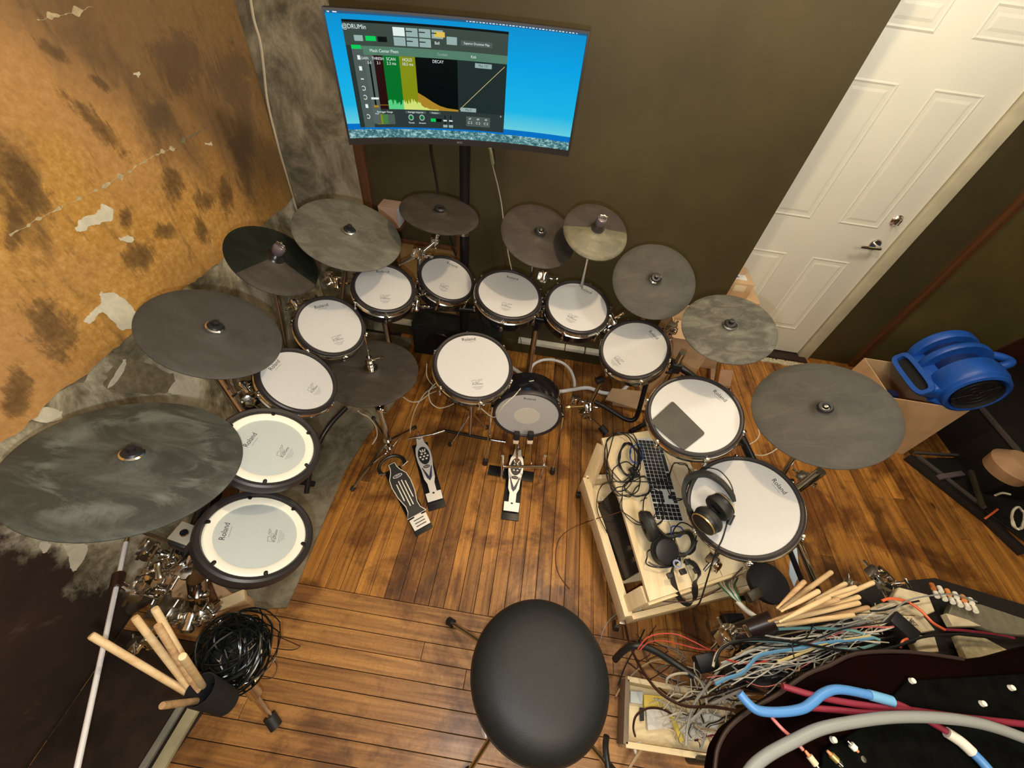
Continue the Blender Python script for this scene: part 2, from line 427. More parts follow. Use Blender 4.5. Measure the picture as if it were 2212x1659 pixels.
def crack(pxs, w, m, parent, x0):
    for (a, b) in zip(pxs, pxs[1:]):
        p, q = Xp(*a, x0), Xp(*b, x0); P = []; n = 46
        up = []; dn = []
        for i in range(n+1):
            t = i/n; y, z = p.y+(q.y-p.y)*t, p.z+(q.z-p.z)*t; ww = w*max(.06, .15+noise.noise((y*45, z*9, 2))*2.4)
            o = .007*noise.noise((y*32, 4, 4))
            up.append((y, z+o+ww/2)); dn.append((y, z+o-ww/2))
        prism('plaster_crack', up+dn[::-1], 0, .0012, m, parent, wallmx(x0))
X0 = XL+.0065
crack([(20,509),(70,480),(130,448)], .012, creampl, wl, X0)
crack([(132,447),(230,400),(330,337),(380,318)], .012, creampl, wl, X0)
crack([(380,318),(400,300),(445,275)], .02, greysm, wl, X0)
crack([(80,42),(150,28),(200,16)], .012, creampl, wl, X0)
for p in ([(232,838),(262,785),(272,778),(260,812)], [(362,848),(385,820),(396,850)], [(55,900),(85,880),(125,885),(130,905),(90,912)], [(85,1172),(108,1175),(95,1195)], [(140,1178),(188,1178),(168,1225),(155,1232),(146,1200)]):
    patch(p, whitepl, .003, XL-.0085, th=.0035)
for p in ([(100,810),(150,790),(190,780),(185,815),(110,850)], [(232,838),(275,775),(380,815),(355,850)]):
    patch(p, greysm, .01, XL-.009, th=.001)
# back wall
wb = struct(box('wall_back', ((XL-.1+XE)/2, YB+.08, ZC/2), (XE-XL+.1, .16, ZC), olive))
struct(box('wall_side', (XE-.05, (YB+YD)/2+.08, ZC/2), (.10, YD-YB-.16, ZC), olive))
# grey concrete pier in the corner with a brown timber edge
tp = struct(box('trim_1', ((XL-1.0)/2, YB-.012, ZC/2), (-1.0-XL, .03, ZC), pillarm)); 
struct(box('trim_2', (-.975, YB-.010, .65), (.05, .03, 1.3), brownwood, None, bevel=.003))
# white cap strip of the skirting under the drums
struct(box('baseboard_back', ((-.95+XE)/2, YB-.009, .052), (XE+.95, .018, .100), olive, None, bevel=.002))
cap = struct(box('trim_3', (-.86, YB-.02, .115), (.17, .040, .026), framem, None, bevel=.004))
for a, b in ((-.06, .262), (.268, .40), (.408, .62)):
    struct(box('trim_4', ((a+b)/2, YB-.020, .115), (b-a, .040, .028), mat('white_strip_paint', (.74, .72, .60), .5, 0, .08, 20), None, bevel=.004))
# door alcove
wd = struct(box('wall_alcove', ((2.165+2.50)/2, YD+.06, ZC/2), (.335, .12, ZC), olive))
struct(box('wall_header', ((XE+2.165)/2, YD+.06, (2.1+ZC)/2), (2.165-XE, .12, ZC-2.1), olive))
struct(box('trim_5', (2.505, YD+.02, ZC/2), (.05, .10, ZC), brownwood, None, bevel=.003))
struct(box('wall_far', ((2.53+XR)/2, YD+.06, ZC/2), (XR-2.53, .12, ZC), olive2))
prism('red_panel', [(3.15, 0), (XR, 0), (XR, 1.5), (3.6, 1.0)], 0, .01, mat('dark_red_panel', (.045, .008, .004), .6), struct(box('trim_6', (3.55, YD-.004, .01), (.6, .01, .02), olive2)), Matrix(((1, 0, 0, 0), (0, 0, -1, YD-.001), (0, 1, 0, 0), (0, 0, 0, 1))))
struct(box('wall_right', (XR+.05, (YF+YD)/2, ZC/2), (.10, YD-YF+.2, ZC), olive2))
struct(box('wall_front', ((XL+XR)/2, YF-.05, ZC/2), (XR-XL+.2, .10, ZC), olive2))
struct(box('ceiling', ((XL+XR)/2, (YF+YD)/2, ZC+.05), (XR-XL+.2, YD-YF+.3, .10), mat('ceiling_paint', (.5, .47, .4), .9)))
# six panel door
DL, DR, DH = 1.165, 2.086, 2.055
dr = struct(box('door_1', ((DL+DR)/2, YD+.025, DH/2+.012), (DR-DL, .035, DH-.02), doorm, None, bevel=.002))
sw = .155; cw = .185; pw = (DR-DL-2*sw-cw)/2
zs = [(.24, .775), (1.02, 1.655), (1.855, 1.955)]
for z0, z1 in zs:
    for c0 in (DL+sw, DL+sw+pw+cw):
        bm = bmesh.new()
        # recessed moulding ring and raised field, facing -y
        def ring(x0, x1, z0_, z1_, y): return [bm.verts.new((x0, y, z0_)), bm.verts.new((x1, y, z0_)), bm.verts.new((x1, y, z1_)), bm.verts.new((x0, y, z1_))]
        R = [ring(c0-.012, c0+pw+.012, z0-.012, z1+.012, YD+.0072), ring(c0-.004, c0+pw+.004, z0-.004, z1+.004, YD+.0035), ring(c0+.004, c0+pw-.004, z0+.004, z1-.004, YD+.0068), ring(c0+.020, c0+pw-.020, z0+.02, z1-.02, YD+.0068), ring(c0+.032, c0+pw-.032, z0+.032, z1-.032, YD+.0040)]
        for a, b in zip(R, R[1:]):
            for i in range(4): bm.faces.new((a[i], b[i], b[(i+1) % 4], a[(i+1) % 4]))
        bm.faces.new(R[-1]); bmesh.ops.recalc_face_normals(bm, faces=bm.faces)
        fin('door_panel', bm, doorm, dr, smooth=False)
hx = 1.996
lv = lathe('door_lever', [(0, .012), (.028, .010), (.033, .004), (.033, 0)], chrome, dr, 24, frame((hx, YD+.007, .92), (0, -1, 0)))
fin('lever_arm', a_tube(a_tube(bmesh.new(), [(hx, YD, .92), (hx, YD-.05, .92)], .010, 10), [(hx+.008, YD-.05, .92), (hx-.11, YD-.052, .916)], .008, 8), chrome, lv)
db = lathe('deadbolt', [(0, .020), (.020, .018), (.024, .012), (.031, .006), (.031, 0)], chrome, dr, 24, frame((hx+.008, YD+.007, 1.072), (0, -1, 0)))
box('thumb_turn', (hx+.008, YD-.022, 1.072), (.008, .016, .034), chrome, db, bevel=.002)
struct(box('trim_7', ((DR+2.165)/2+.004, YD+.002, 1.05), (2.165-DR-.004, .045, 2.10), framem, None, bevel=.004))
struct(box('trim_8', ((XE+2.165)/2+.01, YD+.002, 2.088), (2.165-XE-.02, .045, .05), framem))
struct(box('threshold', (1.63, YD-.03, .006), (1.02, .09, .012), mat('threshold_dark', (.03, .015, .01), .6)))
# ragged plaster dust strip in front of the threshold
bm = bmesh.new()
poly = [(1.50+.012*i, YD-.085-.022*(i % 2)*rnd.random()) for i in range(54)]
poly = poly + [(p[0], YD-.135-.03*noise.noise((p[0]*14, 2, 5))) for p in poly[::-1]]
dust = prism('plaster_rubble', poly, 0, .009, mat('plaster_rubble', (.55, .50, .36), .9, 0, .4, 60, .5, 90))
setp(dust, 'ragged strip of cream plaster rubble below the white door', 'rubble')
# cement sheet on the floor along the left wall
e = [Z(618, 1312, .008), Z(642, 1262, .008), Z(744, 1019, .008), Z(795, 940, .008), Z(850, 872, .008)]
poly = [(XL+.01, .36)] + [(q.x, q.y) for q in e] + [(-.74, 1.55), (-.80, 1.80), (-.80, YB-.06), (XL+.01, YB-.06)]
poly = [(-1.34, .19)] + poly[1:]
sh = prism('cement_sheet', poly, .001, .008, cementm); setp(sh, 'worn grey cement sheet lying on the floor along the left wall', 'floor sheet')
# dark hardboard and pale planks in the near left corner
hb = prism('hardboard_sheet', [(XL+.01, -.55), (-1.03, -.55), (-.93, -.02), (-.90, .14), (XL+.01, .14)], .001, .009, mat('dark_hardboard', (.030, .017, .011), .5, 0, .5, 9, .2, 40))
setp(hb, 'dark scuffed hardboard sheet on the floor in the near left corner', 'board')
def plankpx(name, a, b, wd_, z, th, m, label, cat):
    p, q = Z(*a, z), Z(*b, z); d = (q-p); L = d.length; mx = frame((p+q)/2, (0, 0, 1), d)
    o = box(name, (0, 0, 0), (wd_, L, th), m, None, mx, .002); return setp(o, label, cat)
plankpx('wooden_batten', (438, 1500), (320, 1700), .040, .028, .018, mat('pale_painted_wood', (.42, .37, .22), .7, 0, .2, 12), 'pale painted batten poking out beside the hardboard, below the stick holder', 'batten')
plankpx('wooden_batten', (400, 1512), (290, 1690), .022, .024, .016, mat('grey_painted_wood', (.25, .235, .19), .7, 0, .3, 12), 'narrower grey batten lying against the pale one in the near left corner', 'batten')

# ================================================================== WALL CABLE
def cable(name, pts, r, m, label, cat='cable', group=None, n=6, smooth=6):
    n = 14 if r > .0065 else n; smooth = 10 if r > .0065 else smooth
    o = tube(name, pts, r, m, None, n, smooth); return setp(o, label, cat, group)
cableW = mat('white_cable', (.62, .56, .42), .5)
c_pts = [Yp(538, -25, 2.052), Yp(548, 40, 2.052), Yp(562, 90, 2.05), Yp(570, 150, 2.05), Yp(578, 220, 2.052), Yp(597, 300, 2.05), Yp(615, 365, 2.05), Yp(635, 435, 2.05), Yp(648, 470, 2.05), Vector((-1.34, 2.03, .55))]
cable('wall_cable', c_pts, .0055, cableW, 'white cable hanging down in the corner beside the orange plaster')
# ================================================================== DRUMS
whitehead = mat('mesh_head_white', (.58, .58, .57), .55, 0, .02, 60, .04, 900)
padhead = mat('pad_head_grey_white', (.47, .51, .49), .5, 0, .02, 60, .04, 900)
padhoop = mat('pad_hoop_ivory', (.86, .83, .70), .42)
DR_ = {
'T1':[.26,-.6894,.36,.7254,.4002,.3515,.8463,-.843,-.22,.49,.083],'T2':[.26,-.7605,.6041,.8,.4291,.1796,.8852,-.899,-.004,.437,.06],
'T3':[.25,-.8095,.8927,.7951,.5849,.1088,.8038,-.811,.075,.58,.097],'T4':[.26,-.8734,1.2723,.7307,.4404,-.2425,.8644,-.601,.636,.485,.104],
'T5':[.24,-.6667,1.4269,.8663,.239,-.2259,.9444,-.34,.891,.299,.091],'T6':[.24,-.4196,1.5844,.8559,.3275,-.1904,.9255,.031,.981,.191,.097],
'T7':[.28,-.117,1.533,.8606,.1037,-.164,.981,.013,.986,.164,.11],'T8':[.28,.2111,1.566,.827,.0442,-.2521,.9667,.312,.923,.226,.113],
'T9':[.33,-.2236,1.2621,.6388,.1354,-.1938,.9717,-.35,.908,.23,.145],'T10':[.3,.0562,1.1697,.4507,.0798,-.9963,.0333,-.013,.032,.999,.125],
'T11':[.28,.4908,1.4127,.7563,-.3116,-.307,.8993,.715,.547,.435,.112],'T12':[.32,.688,1.0462,.7864,-.2509,-.2077,.9455,.734,.595,.326,.135],
'T13':[.35,.8831,.772,.6378,-.4895,-.1699,.8553,.764,.39,.515,.148]}
def rescale(k, s):
    d = DR_[k]; c = CAM + (Vector(d[1:4])-CAM)*s; d[0] *= s; d[1:4] = list(c); d[10] *= s
rescale('T9', .94); rescale('T2', .97); rescale('T4', .95); rescale('T6', 1.04)
def emblem(parent, y, s, full=True):
    # outlined double-letter emblem above the words, thin strokes
    bm = bmesh.new()
    def stroke(pts, w=.0007):
        for a, b in zip(pts, pts[1:]):
            a = Vector((*a, 0)); b = Vector((*b, 0)); d = (b-a).normalized()*w; nn = Vector((-d.y, d.x, 0))
            bm.faces.new([bm.verts.new(T(0, y, .0006) @ (q*1.0)) for q in (a*s-nn-d, b*s-nn+d, b*s+nn+d, a*s+nn-d)])
    stroke([(-.020,.004),(-.020,.018),(-.004,.020),(-.001,.014),(-.006,.009),(-.014,.008),(-.014,.004),(-.020,.004)])
    stroke([(-.006,.009),(.000,.004),(.006,.020),(.012,.020),(.007,.004),(.000,.004)])
    stroke([(.012,.020),(.024,.021),(.020,.016),(.013,.015)])
    o = fin('emblem_print', bm, printg, parent, False)
    text('lettering', 'V-Drums', .0125*s, printm, parent, T(0, y, .0006), .35)
    bm = bmesh.new()
    for i, wd_ in enumerate((.050, .042, .030, .022)):
        a_box(bm, (0, y-.012*s-i*.0044*s, .0005), (wd_*s, .0010*s, .0003))
    fin('small_print', bm, printg, parent, False)
def drum(key, name, label, kind='mesh', shell=.09, cat='drum', lugs=6, logo2=None):
    d = DR_[key]; D = d[0]; c = Vector(d[1:4]); n = Vector(d[4:7]); up = Vector(d[7:10]); R = D/2
    mx = frame(c, n, up); root = empty(name, mx, label, cat, 'electronic drum pads of the kit')
    if kind == 'mesh':
        head = prism('head', circ(64, R+.004), -.003, .0, whitehead, root)
        lathe('hoop_cover', [(R-.001, -.004), (R, .003), (R+.004, .0085), (R+.010, .0095), (R+.015, .006), (R+.0165, -.002), (R+.0165, -.009), (R-.001, -.009)], hoopm, root, 64, closed=True)
        lathe('hoop', [(R+.010, -.009), (R+.019, -.007), (R+.021, -.012), (R+.017, -.016), (R+.017, -.026), (R+.021, -.029), (R+.019, -.033), (R+.010, -.031)], chrome, root, 64, closed=True)
        lathe('shell', [(R+.006, -.010), (R+.011, -.030), (R+.011, -shell+.004), (R+.006, -shell), (R-.03, -shell-.002), (0, -shell-.002)], gloss, root, 64)
        for i in range(lugs):
            a = 2*math.pi*(i+.5)/lugs; m2 = RZ(a) @ T(R+.017, 0, 0)
            bm = bmesh.new(); a_box(bm, (.002, 0, -.020), (.014, .020, .016), m2, .003)
            a_tube(bm, [m2 @ Vector((.005, 0, -.006)), m2 @ Vector((.005, 0, -.055))], .0032, 8)
            a_lathe(bm, [(0, -.002), (.0055, -.003), (.0065, -.009), (.006, -.012)], 8, m2 @ T(.005, 0, 0))
            a_lathe(bm, [(0, -.078), (.007, -.076), (.009, -.060), (.006, -.048), (0, -.047)], 10, m2 @ T(.003, 0, 0))
            fin('lug', bm, chrome, root)
        emb_s = 1.0 if D > .27 else .92
    else:
        head = prism('head', circ(64, R-.022), -.003, .0, padhead, root)
        lathe('inner_hoop', [(R-.024, -.004), (R-.024, .002), (R-.018, .0055), (R-.003, .0065), (R+.001, .003), (R+.001, -.006), (R-.024, -.006)], padhoop, root, 64, closed=True)
        lathe('rubber_rim', [(R-.001, -.008), (R+.0005, .003), (R+.006, .011), (R+.015, .013), (R+.021, .009), (R+.024, -.004), (R+.022, -.022), (R+.014, -.030), (R-.001, -.030)], hoopm, root, 64, closed=True)
        lathe('shell', [(R+.014, -.028), (R+.004, -.040), (R-.02, -.052), (0, -.054)], blackp, root, 48)
        for i in range(6):
            a = 2*math.pi*(i+.35)/6; m2 = RZ(a) @ T(R-.003, 0, .004)
            bm = bmesh.new(); a_lathe(bm, [(0, .006), (.005, .005), (.0065, 0)], 10, m2); a_box(bm, (.004, 0, .001), (.012, .009, .006), m2, .002)
            fin('hoop_screw', bm, blackm, root)
        emb_s = .92
    ly = d[10]
    if key != 'T10' or True:
        text('lettering', 'Roland', .0205 if D < .3 else .0225, printm, head, T(0, ly-.003, .0006))
        bm = bmesh.new(); a_box(bm, (0, ly-.0165, .0005), (.036, .0012, .0003)); fin('small_print', bm, printg, head, False)
    if logo2: emblem(head, -logo2, emb_s)
    return root, mx, R
G = {}
G['T1'] = drum('T1', 'drum_pad', 'grey headed rubber rimmed drum pad with ivory hoop, nearest the drumsticks at lower left', 'pad', logo2=.048)
G['T2'] = drum('T2', 'drum_pad', 'grey headed rubber rimmed drum pad with ivory hoop, partly under the biggest cymbal', 'pad', logo2=.048)
G['T3'] = drum('T3', 'drum_pad', 'white mesh drum beside the pedal-operated cymbal, its upper left edge under a cymbal', logo2=.062, shell=.055)
G['T4'] = drum('T4', 'drum_pad', 'white mesh drum between the two-tone cymbal and the clutched cymbal on a rod', logo2=.068, shell=.055)
G['T5'] = drum('T5', 'drum_pad', 'small white mesh drum with its top covered by the pale smudged cymbal', logo2=.060)
G['T6'] = drum('T6', 'drum_pad', 'smallest white mesh drum, directly in front of the monitor pole', logo2=.062)
G['T7'] = drum('T7', 'drum_pad', 'white mesh drum with a curved shade on top, right of the monitor pole', logo2=.080)
G['T8'] = drum('T8', 'drum_pad', 'white mesh drum below the small bell-topped cymbal on the far right side', logo2=.078)
G['T9'] = drum('T9', 'snare_drum', 'large white mesh snare drum in the middle, above the bass drum pad', logo2=.095, shell=.075)
G['T11'] = drum('T11', 'drum_pad', 'white mesh drum on the right, between the far right cymbals and the cardboard sheet', logo2=.098)
G['T12'] = drum('T12', 'drum_pad', 'large white mesh drum with a dark square mat lying on it', shell=.075)
G['T13'] = drum('T13', 'drum_pad', 'biggest white mesh drum with black headphones lying on it', shell=.075)
# bass drum pad, upright
d = DR_['T10']; mx = frame(d[1:4], d[4:7], d[7:10]); R = d[0]/2
kick = empty('bass_drum_pad', mx, 'upright white bass drum pad with two beaters resting against its head', 'drum', None)
kh = prism('head', circ(64, R+.004), -.004, 0, whitehead, kick)
prism('impact_patch', circ(40, .062, .058, (0, -.005)), .0002, .0012, mat('cream_impact_patch', (.74, .72, .62), .6), kick)
lathe('hoop_cover', [(R-.001, -.006), (R, .003), (R+.004, .008), (R+.010, .009), (R+.014, .004), (R+.014, -.012), (R-.001, -.012)], hoopm, kick, 64, closed=True)
lathe('shell', [(R+.006, -.006), (R+.012, -.03), (R+.012, -.12), (R+.004, -.135), (0, -.14)], gloss, kick, 64)
text('lettering', 'Roland', .020, printm, kh, T(0, .118, .0006))
for s, a in ((1, .9), (-1, .9), (1, 0), (-1, 0)):
    a2 = math.pi/2 - s*a if a else (0 if s > 0 else math.pi); m2 = RZ(a2) @ T(R+.018, 0, -.03)
    bm = bmesh.new(); a_box(bm, (0, 0, 0), (.016, .024, .03), m2, .003); a_tube(bm, [m2 @ Vector((.004, 0, .03)), m2 @ Vector((.004, 0, -.06))], .004, 8)
    fin('lug', bm, chrome, kick)
kinv = mx.inverted()
for (a, b, nm) in (((1064, 878, .50), (1048, 1000, .012), 0), ((1216, 900, .46), (1193, 1020, .012), 1)):
    p, q = Z(*a), Z(*b)
    lg = fin('leg', a_tube(bmesh.new(), [kinv @ p, kinv @ q], .0055, 8), chrome, kick)
    fin('rubber_foot', a_tube(bmesh.new(), [kinv @ (q + (p-q)*.07), kinv @ (q + (q-p)*.015)], .013, 10, r2=.015), rubber, lg)
box('base_frame', (.03, .0, 0), (.25, .06, .006), blackm, kick, kinv @ T(.0, 1.10, .010) , .002)
p1, p2 = Yp(1222, 880, 1.16), Yp(1262, 878, 1.16)
fin('side_knob', a_tube(a_lathe(bmesh.new(), [(0, 0), (.012, .001), (.014, .01), (.011, .02), (0, .021)], 12, kinv @ frame(p1, p2-p1)), [kinv @ p1, kinv @ p2], .006, 8), brassy, kick)

# ------------------------------------------------------------------ cymbals
def cym_mat(name, base, light_c, amt=.5, sc=7, rough=.62, ring=False):
    m, t = new(name); v = t.coords(); v2 = t.coords((1, 2.2, 1))
    n = t.noise(v2, sc, 6, .65, .8); n2 = t.noise(v, 120, 3, .7)
    c = t.mix(t.ramp(n, [(.42, 0), (.68, amt)]), base, light_c)
    c = t.mix(t.ramp(t.noise(v, sc*.8, 4, .6, .3), [(.30, .6), (.44, 0)]), c, tuple(x*.45 for x in base))
    c = t.mix(.3, c, t.ramp(n2, [(.3, (.6, .6, .6)), (.7, (1.15, 1.15, 1.15))]), 'MULTIPLY')
    if ring:
        sp = t.node('ShaderNodeVectorMath', operation='LENGTH'); t.link(t.coords(), sp.inputs[0])
        r = t.ramp(sp.outputs['Value'], [(.125, 0), (.15, .65), (.178, .5), (.195, 0)])
        r2 = t.mix(1., r, t.ramp(n, [(.44, 0), (.58, 1)]), 'MULTIPLY')
        c = t.mix(r2, c, (.17, .19, .17))
    t.link(c, t.b.inputs['Base Color']); t.b.inputs['Roughness'].default_value = rough
    t.b.inputs['Specular IOR Level'].default_value = .4
    t.bump(t.noise(v, 260, 3, .6), .12, .0005); return m
ca = cym_mat('cymbal_rubber_greenish', (.045, .050, .042), (.135, .145, .125), .7, 6, ring=True)
cb = cym_mat('cymbal_rubber_charcoal', (.058, .054, .048), (.085, .088, .080), .5, 8)
cc = cym_mat('cymbal_rubber_pale', (.105, .100, .078), (.22, .22, .18), .55, 9)
cdk = cym_mat('cymbal_rubber_dark', (.036, .028, .022), (.075, .062, .045), .5, 10)
ce = cym_mat('cymbal_rubber_brown_grey', (.048, .044, .036), (.088, .084, .062), .6, 6)
cf = cym_mat('cymbal_rubber_worn', (.058, .056, .044), (.17, .165, .13), .8, 11)
cg = cym_mat('cymbal_plastic_black', (.010, .013, .010), (.03, .035, .025), .4, 8, .28)
cone_m = cym_mat('cymbal_rubber_gold_grey', (.10, .092, .055), (.21, .19, .11), .6, 12, .45)
CYM = {
'C1':[.46,-.9369,.4089,.9835,.2042,.275,.9395],'C2':[.38,-.9843,.8442,1.0358,.4504,.125,.884],'C3':[.31,-.9663,1.1994,1.0847,.5776,.0012,.8163],
'C4':[.41,-.7743,1.427,1.1059,.3082,-.1022,.9458],'C5':[.33,-.4472,1.6071,1.1583,.1266,-.0079,.9919],'C6':[.33,-.0222,1.6141,1.122,.211,-.3332,.9189],
'C7':[.27,.205,1.5839,1.1909,.1141,-.4217,.8995],'C8':[.36,.5091,1.5869,1.0088,-.0554,-.5071,.8601],'C9':[.34,.7497,1.2815,1.0438,-.1775,-.2032,.9629],
'C10':[.43,1.0517,.996,.9624,-.3696,-.1194,.9215],'C11':[.33,-.538,.9326,.8638,.0304,.0118,.9995]}
_c11 = CYM['C11']; _v = CAM + (Vector(_c11[1:4])-CAM)*1.18; _c11[0] *= 1.18; _c11[1:4] = list(_v)
def cymbal(key, label, m, bell=.035, bellr=.16, nut='cup', cat='cymbal', second=None):
    d = CYM[key]; D = d[0]; R = D/2; mx = frame(d[1:4], d[4:7], (0, 1, 0))
    root = empty('cymbal_pad', mx, label, cat, 'electronic cymbal pads of the kit')
    br = R*2*bellr if bellr < .5 else R*bellr
    def prof(z0):
        P = [(.008, bell+z0), (br*.5, bell*.93+z0), (br*.85, bell*.62+z0), (br*1.05, bell*.42+z0), (br*1.35, bell*.33+z0)]
        for k in range(1, 7):
            t = k/6; r = br*1.35+(R-.004-br*1.35)*t; P.append((r, (bell*.33)*(1-t)**1.1 + z0))
        return P
    top = prof(0); P = top + [(R, -.002), (R, -.005), (R-.005, -.008)] + [(r, z-.008) for r, z in top[::-1]]
    if second:
        a0, a1 = second[0], second[1]
        lathe('bow', P, second[2], root, 96)
        bm = bmesh.new(); n = 40; rows = []
        TP = [(r, z+.0016) for r, z in top[3:]] + [(R+.0006, -.003), (R-.004, -.009)]
        for i in range(n+1):
            a = a0+(a1-a0)*i/n; rows.append([bm.verts.new((r*math.cos(a), r*math.sin(a), z)) for r, z in TP])
        for r0, r1 in zip(rows, rows[1:]):
            for j in range(len(TP)-1): bm.faces.new((r0[j], r0[j+1], r1[j+1], r1[j]))
        fin('rubber_striking_zone', bm, m, root)
    else: lathe('bow', P, m, root, 96)
    if nut == 'cup':
        lathe('wing_nut', [(.020, bell-.002), (.022, bell+.003), (.018, bell+.008), (.009, bell+.009), (.009, bell+.022), (0, bell+.024)], blackp, root, 24)
        lathe('washer', [(.024, bell-.003), (.026, bell-.001), (.021, bell+.002)], chrome, root, 24, closed=True)
    elif nut == 'ring':
        lathe('wing_nut', [(.020, bell-.002), (.024, bell+.004), (.020, bell+.010), (.014, bell+.010), (.013, bell+.004)], blackp, root, 24, closed=False)
        lathe('rod_end', [(0, bell+.014), (.006, bell+.013), (.007, bell-.01)], chrome, root, 12)
        lathe('washer', [(.010, bell+.004), (.013, bell+.006), (.010, bell+.007)], chrome, root, 20, closed=True)
    elif nut == 'bell':
        lathe('bell_cap', [(.018, bell-.004), (.021, bell+.004), (.021, bell+.024), (.018, bell+.030), (.010, bell+.032), (0, bell+.032)], mat('smoky_grey_plastic', (.16, .13, .15), .2, .3), root, 28)
        bm = bmesh.new(); a_box(bm, (0, 0, bell+.040), (.030, .006, .012), I4, .003); a_lathe(bm, [(0, bell+.052), (.005, bell+.05), (.006, bell+.03)], 10)
        fin('wing_nut', bm, chrome, root)
    # rod down from the underside
    fin('underside_post', a_tube(bmesh.new(), [(0, 0, bell-.012), (0, 0, -.05)], .006, 8), blackm, root)
    return root
cymbal('C1', 'biggest dark grey cymbal pad at far left with a pale curved smear', ca, .026, .09)
cymbal('C2', 'charcoal cymbal pad just right of the biggest one, in front of the grey lower wall', cb, .022, .07)
cymbal('C3', 'two-tone black and charcoal cymbal pad with a tall bell cap, on the left', cdk, .045, .10, 'bell', second=(-1.9, .05, cg))
cymbal('C4', 'pale smudged grey cymbal pad below the grey concrete pier', cc, .016, .07)
cymbal('C5', 'dark brownish cymbal pad right under the middle of the monitor', cdk, .014, .07, 'ring')
cymbal('C6', 'dark brown-grey cymbal pad overlapped on its right by a smaller cymbal', cdk, .022, .09, 'ring')
cymbal('C7', 'smallest golden-grey cone cymbal pad with a tall bell cap', cone_m, .050, .10, 'bell', second=(-3.02, .25, cdk))
cymbal('C8', 'brown-grey domed cymbal pad left of the white door foot', ce, .026, .085)
cymbal('C9', 'mottled worn grey cymbal pad directly in front of the white door', cf, .018, .08)
cymbal('C10', 'large plain brown-grey cymbal pad at right beside the open carton', ce, .022, .085, 'ring')
hh = cymbal('C11', 'dark pedal-operated hi-hat cymbal pad with a chrome clutch, centre left', cdk, .020, .10, 'none')
bm = bmesh.new()
for z0, z1, r in ((.018, .022, .028), (.022, .034, .012), (.034, .040, .019), (.040, .054, .013), (.054, .060, .018), (.060, .085, .011)):
    a_lathe(bm, [(0, z0), (r, z0), (r*1.04, (z0+z1)/2), (r, z1), (0, z1)], 20)
a_tube(bm, [(0, 0, .08), (.0, .0, .21)], .0032, 8); a_tube(bm, [(.01, 0, .068), (.042, .016, .076)], .0035, 8); a_box(bm, (.046, .018, .077), (.012, .012, .006), I4, .002)
fin('clutch', bm, chrome, hh)

# ------------------------------------------------------------------ hi-hat stand, rack, posts, arms
def world_group(name, loc, label, cat, group=None): return empty(name, Matrix.Translation(loc), label, cat, group)
def wt(name, pts, r, m, parent, n=8, smooth=0, r2=None):
    inv = parent.matrix_world.inverted()
    return tube(name, [inv @ Vector(p) for p in pts], r, m, parent, n, smooth, r2)
hs = world_group('hi_hat_stand', (-.635, 1.09, 0), 'chrome tripod hi-hat stand with black striped pedal', 'stand')
bt = Vector((-.553, .975, .30)); 
wt('stand_tube', [(_v.x, _v.y, .655), (-.635, 1.096, .40)], .0075, chrome, hs, 12)
wt('lower_tube', [(-.635, 1.096, .42), (-.634, 1.088, .10)], .0135, chrome, hs, 14)
wt('pull_rod', [(-.634, 1.088, .11), (-.634, 1.085, .03)], .006, chrome, hs)
for (a, b) in (((830, 948), (765, 1052)), ((840, 940), (893, 925)), ((836, 930), (808, 905))):
    p = Vector((-.634, 1.09, .15)); q = Z(*b, .012); q2 = p.lerp(q, .42) + Vector((0, 0, .03))
    l = wt('leg', [p, q], .007, chrome, hs); wt('leg_brace', [Vector((-.634, 1.088, .06)), p.lerp(q, .55)], .0045, chrome, l if False else hs)
    wt('rubber_foot', [q, q + (q-p).normalized()*.02], .012, rubber, hs, 10)
iv = hs.matrix_world.inverted()
for zc in (.42, .15, .085): lathe('collar', [(.012, -.012), (.021, -.012), (.022, .0), (.021, .012), (.012, .012)], chrome, hs, 18, iv @ T(-.635, 1.094-(.42-zc)*.02, zc))
wt('collar_bolt', [(-.635, 1.096, .42), (-.605, 1.076, .425)], .004, chrome, hs)
box('bolt_wing', (0, 0, 0), (.02, .006, .012), chrome, hs, iv @ T(-.602, 1.074, .426), .002)

rack_pts = [(-1.02, .30, .46), (-1.10, .75, .52), (-1.10, 1.20, .53), (-.92, 1.58, .54), (-.47, 1.75, .55), (.10, 1.78, .55), (.60, 1.72, .54), (.98, 1.46, .50), (1.12, 1.05, .46), (1.16, .78, .42)]
rk = world_group('drum_rack', (0, 1.78, 0), 'curved black tube drum rack carrying the pads and cymbals', 'rack')
wt('rack_tube', rack_pts, .019, blackm, rk, 12, 6)
for i, (x, y, z) in enumerate([(-1.09, .85, .9), (-.80, 1.65, 1.0), (.04, 1.79, .62), (.80, 1.60, .62), (1.15, .90, .75)]):
    pst = wt('post', [(x, y, .03), (x, y, z)], .017, chrome, rk, 14)
    dx, dy = [(.14, 0), (.1, -.08), (0, -.12), (-.09, -.09), (-.12, 0)][i]
    wt('foot_bar', [(x+dx, y+dy, .022), (x-dx*.8, y-dy*.4, .022)], .014, blackm, rk, 10)
    iv = rk.matrix_world.inverted(); bm = bmesh.new()
    a_box(bm, (0, 0, 0), (.052, .052, .06), iv @ T(x, y, .52), .006); a_tube(bm, [iv @ Vector((x, y, .52)), iv @ Vector((x+dx*.45, y+dy*.45-.01, .52))], .006); a_box(bm, (0, 0, 0), (.03, .008, .014), iv @ T(x+dx*.5, y+dy*.5-.01, .52), .003)
    fin('post_clamp', bm, blackp, rk)
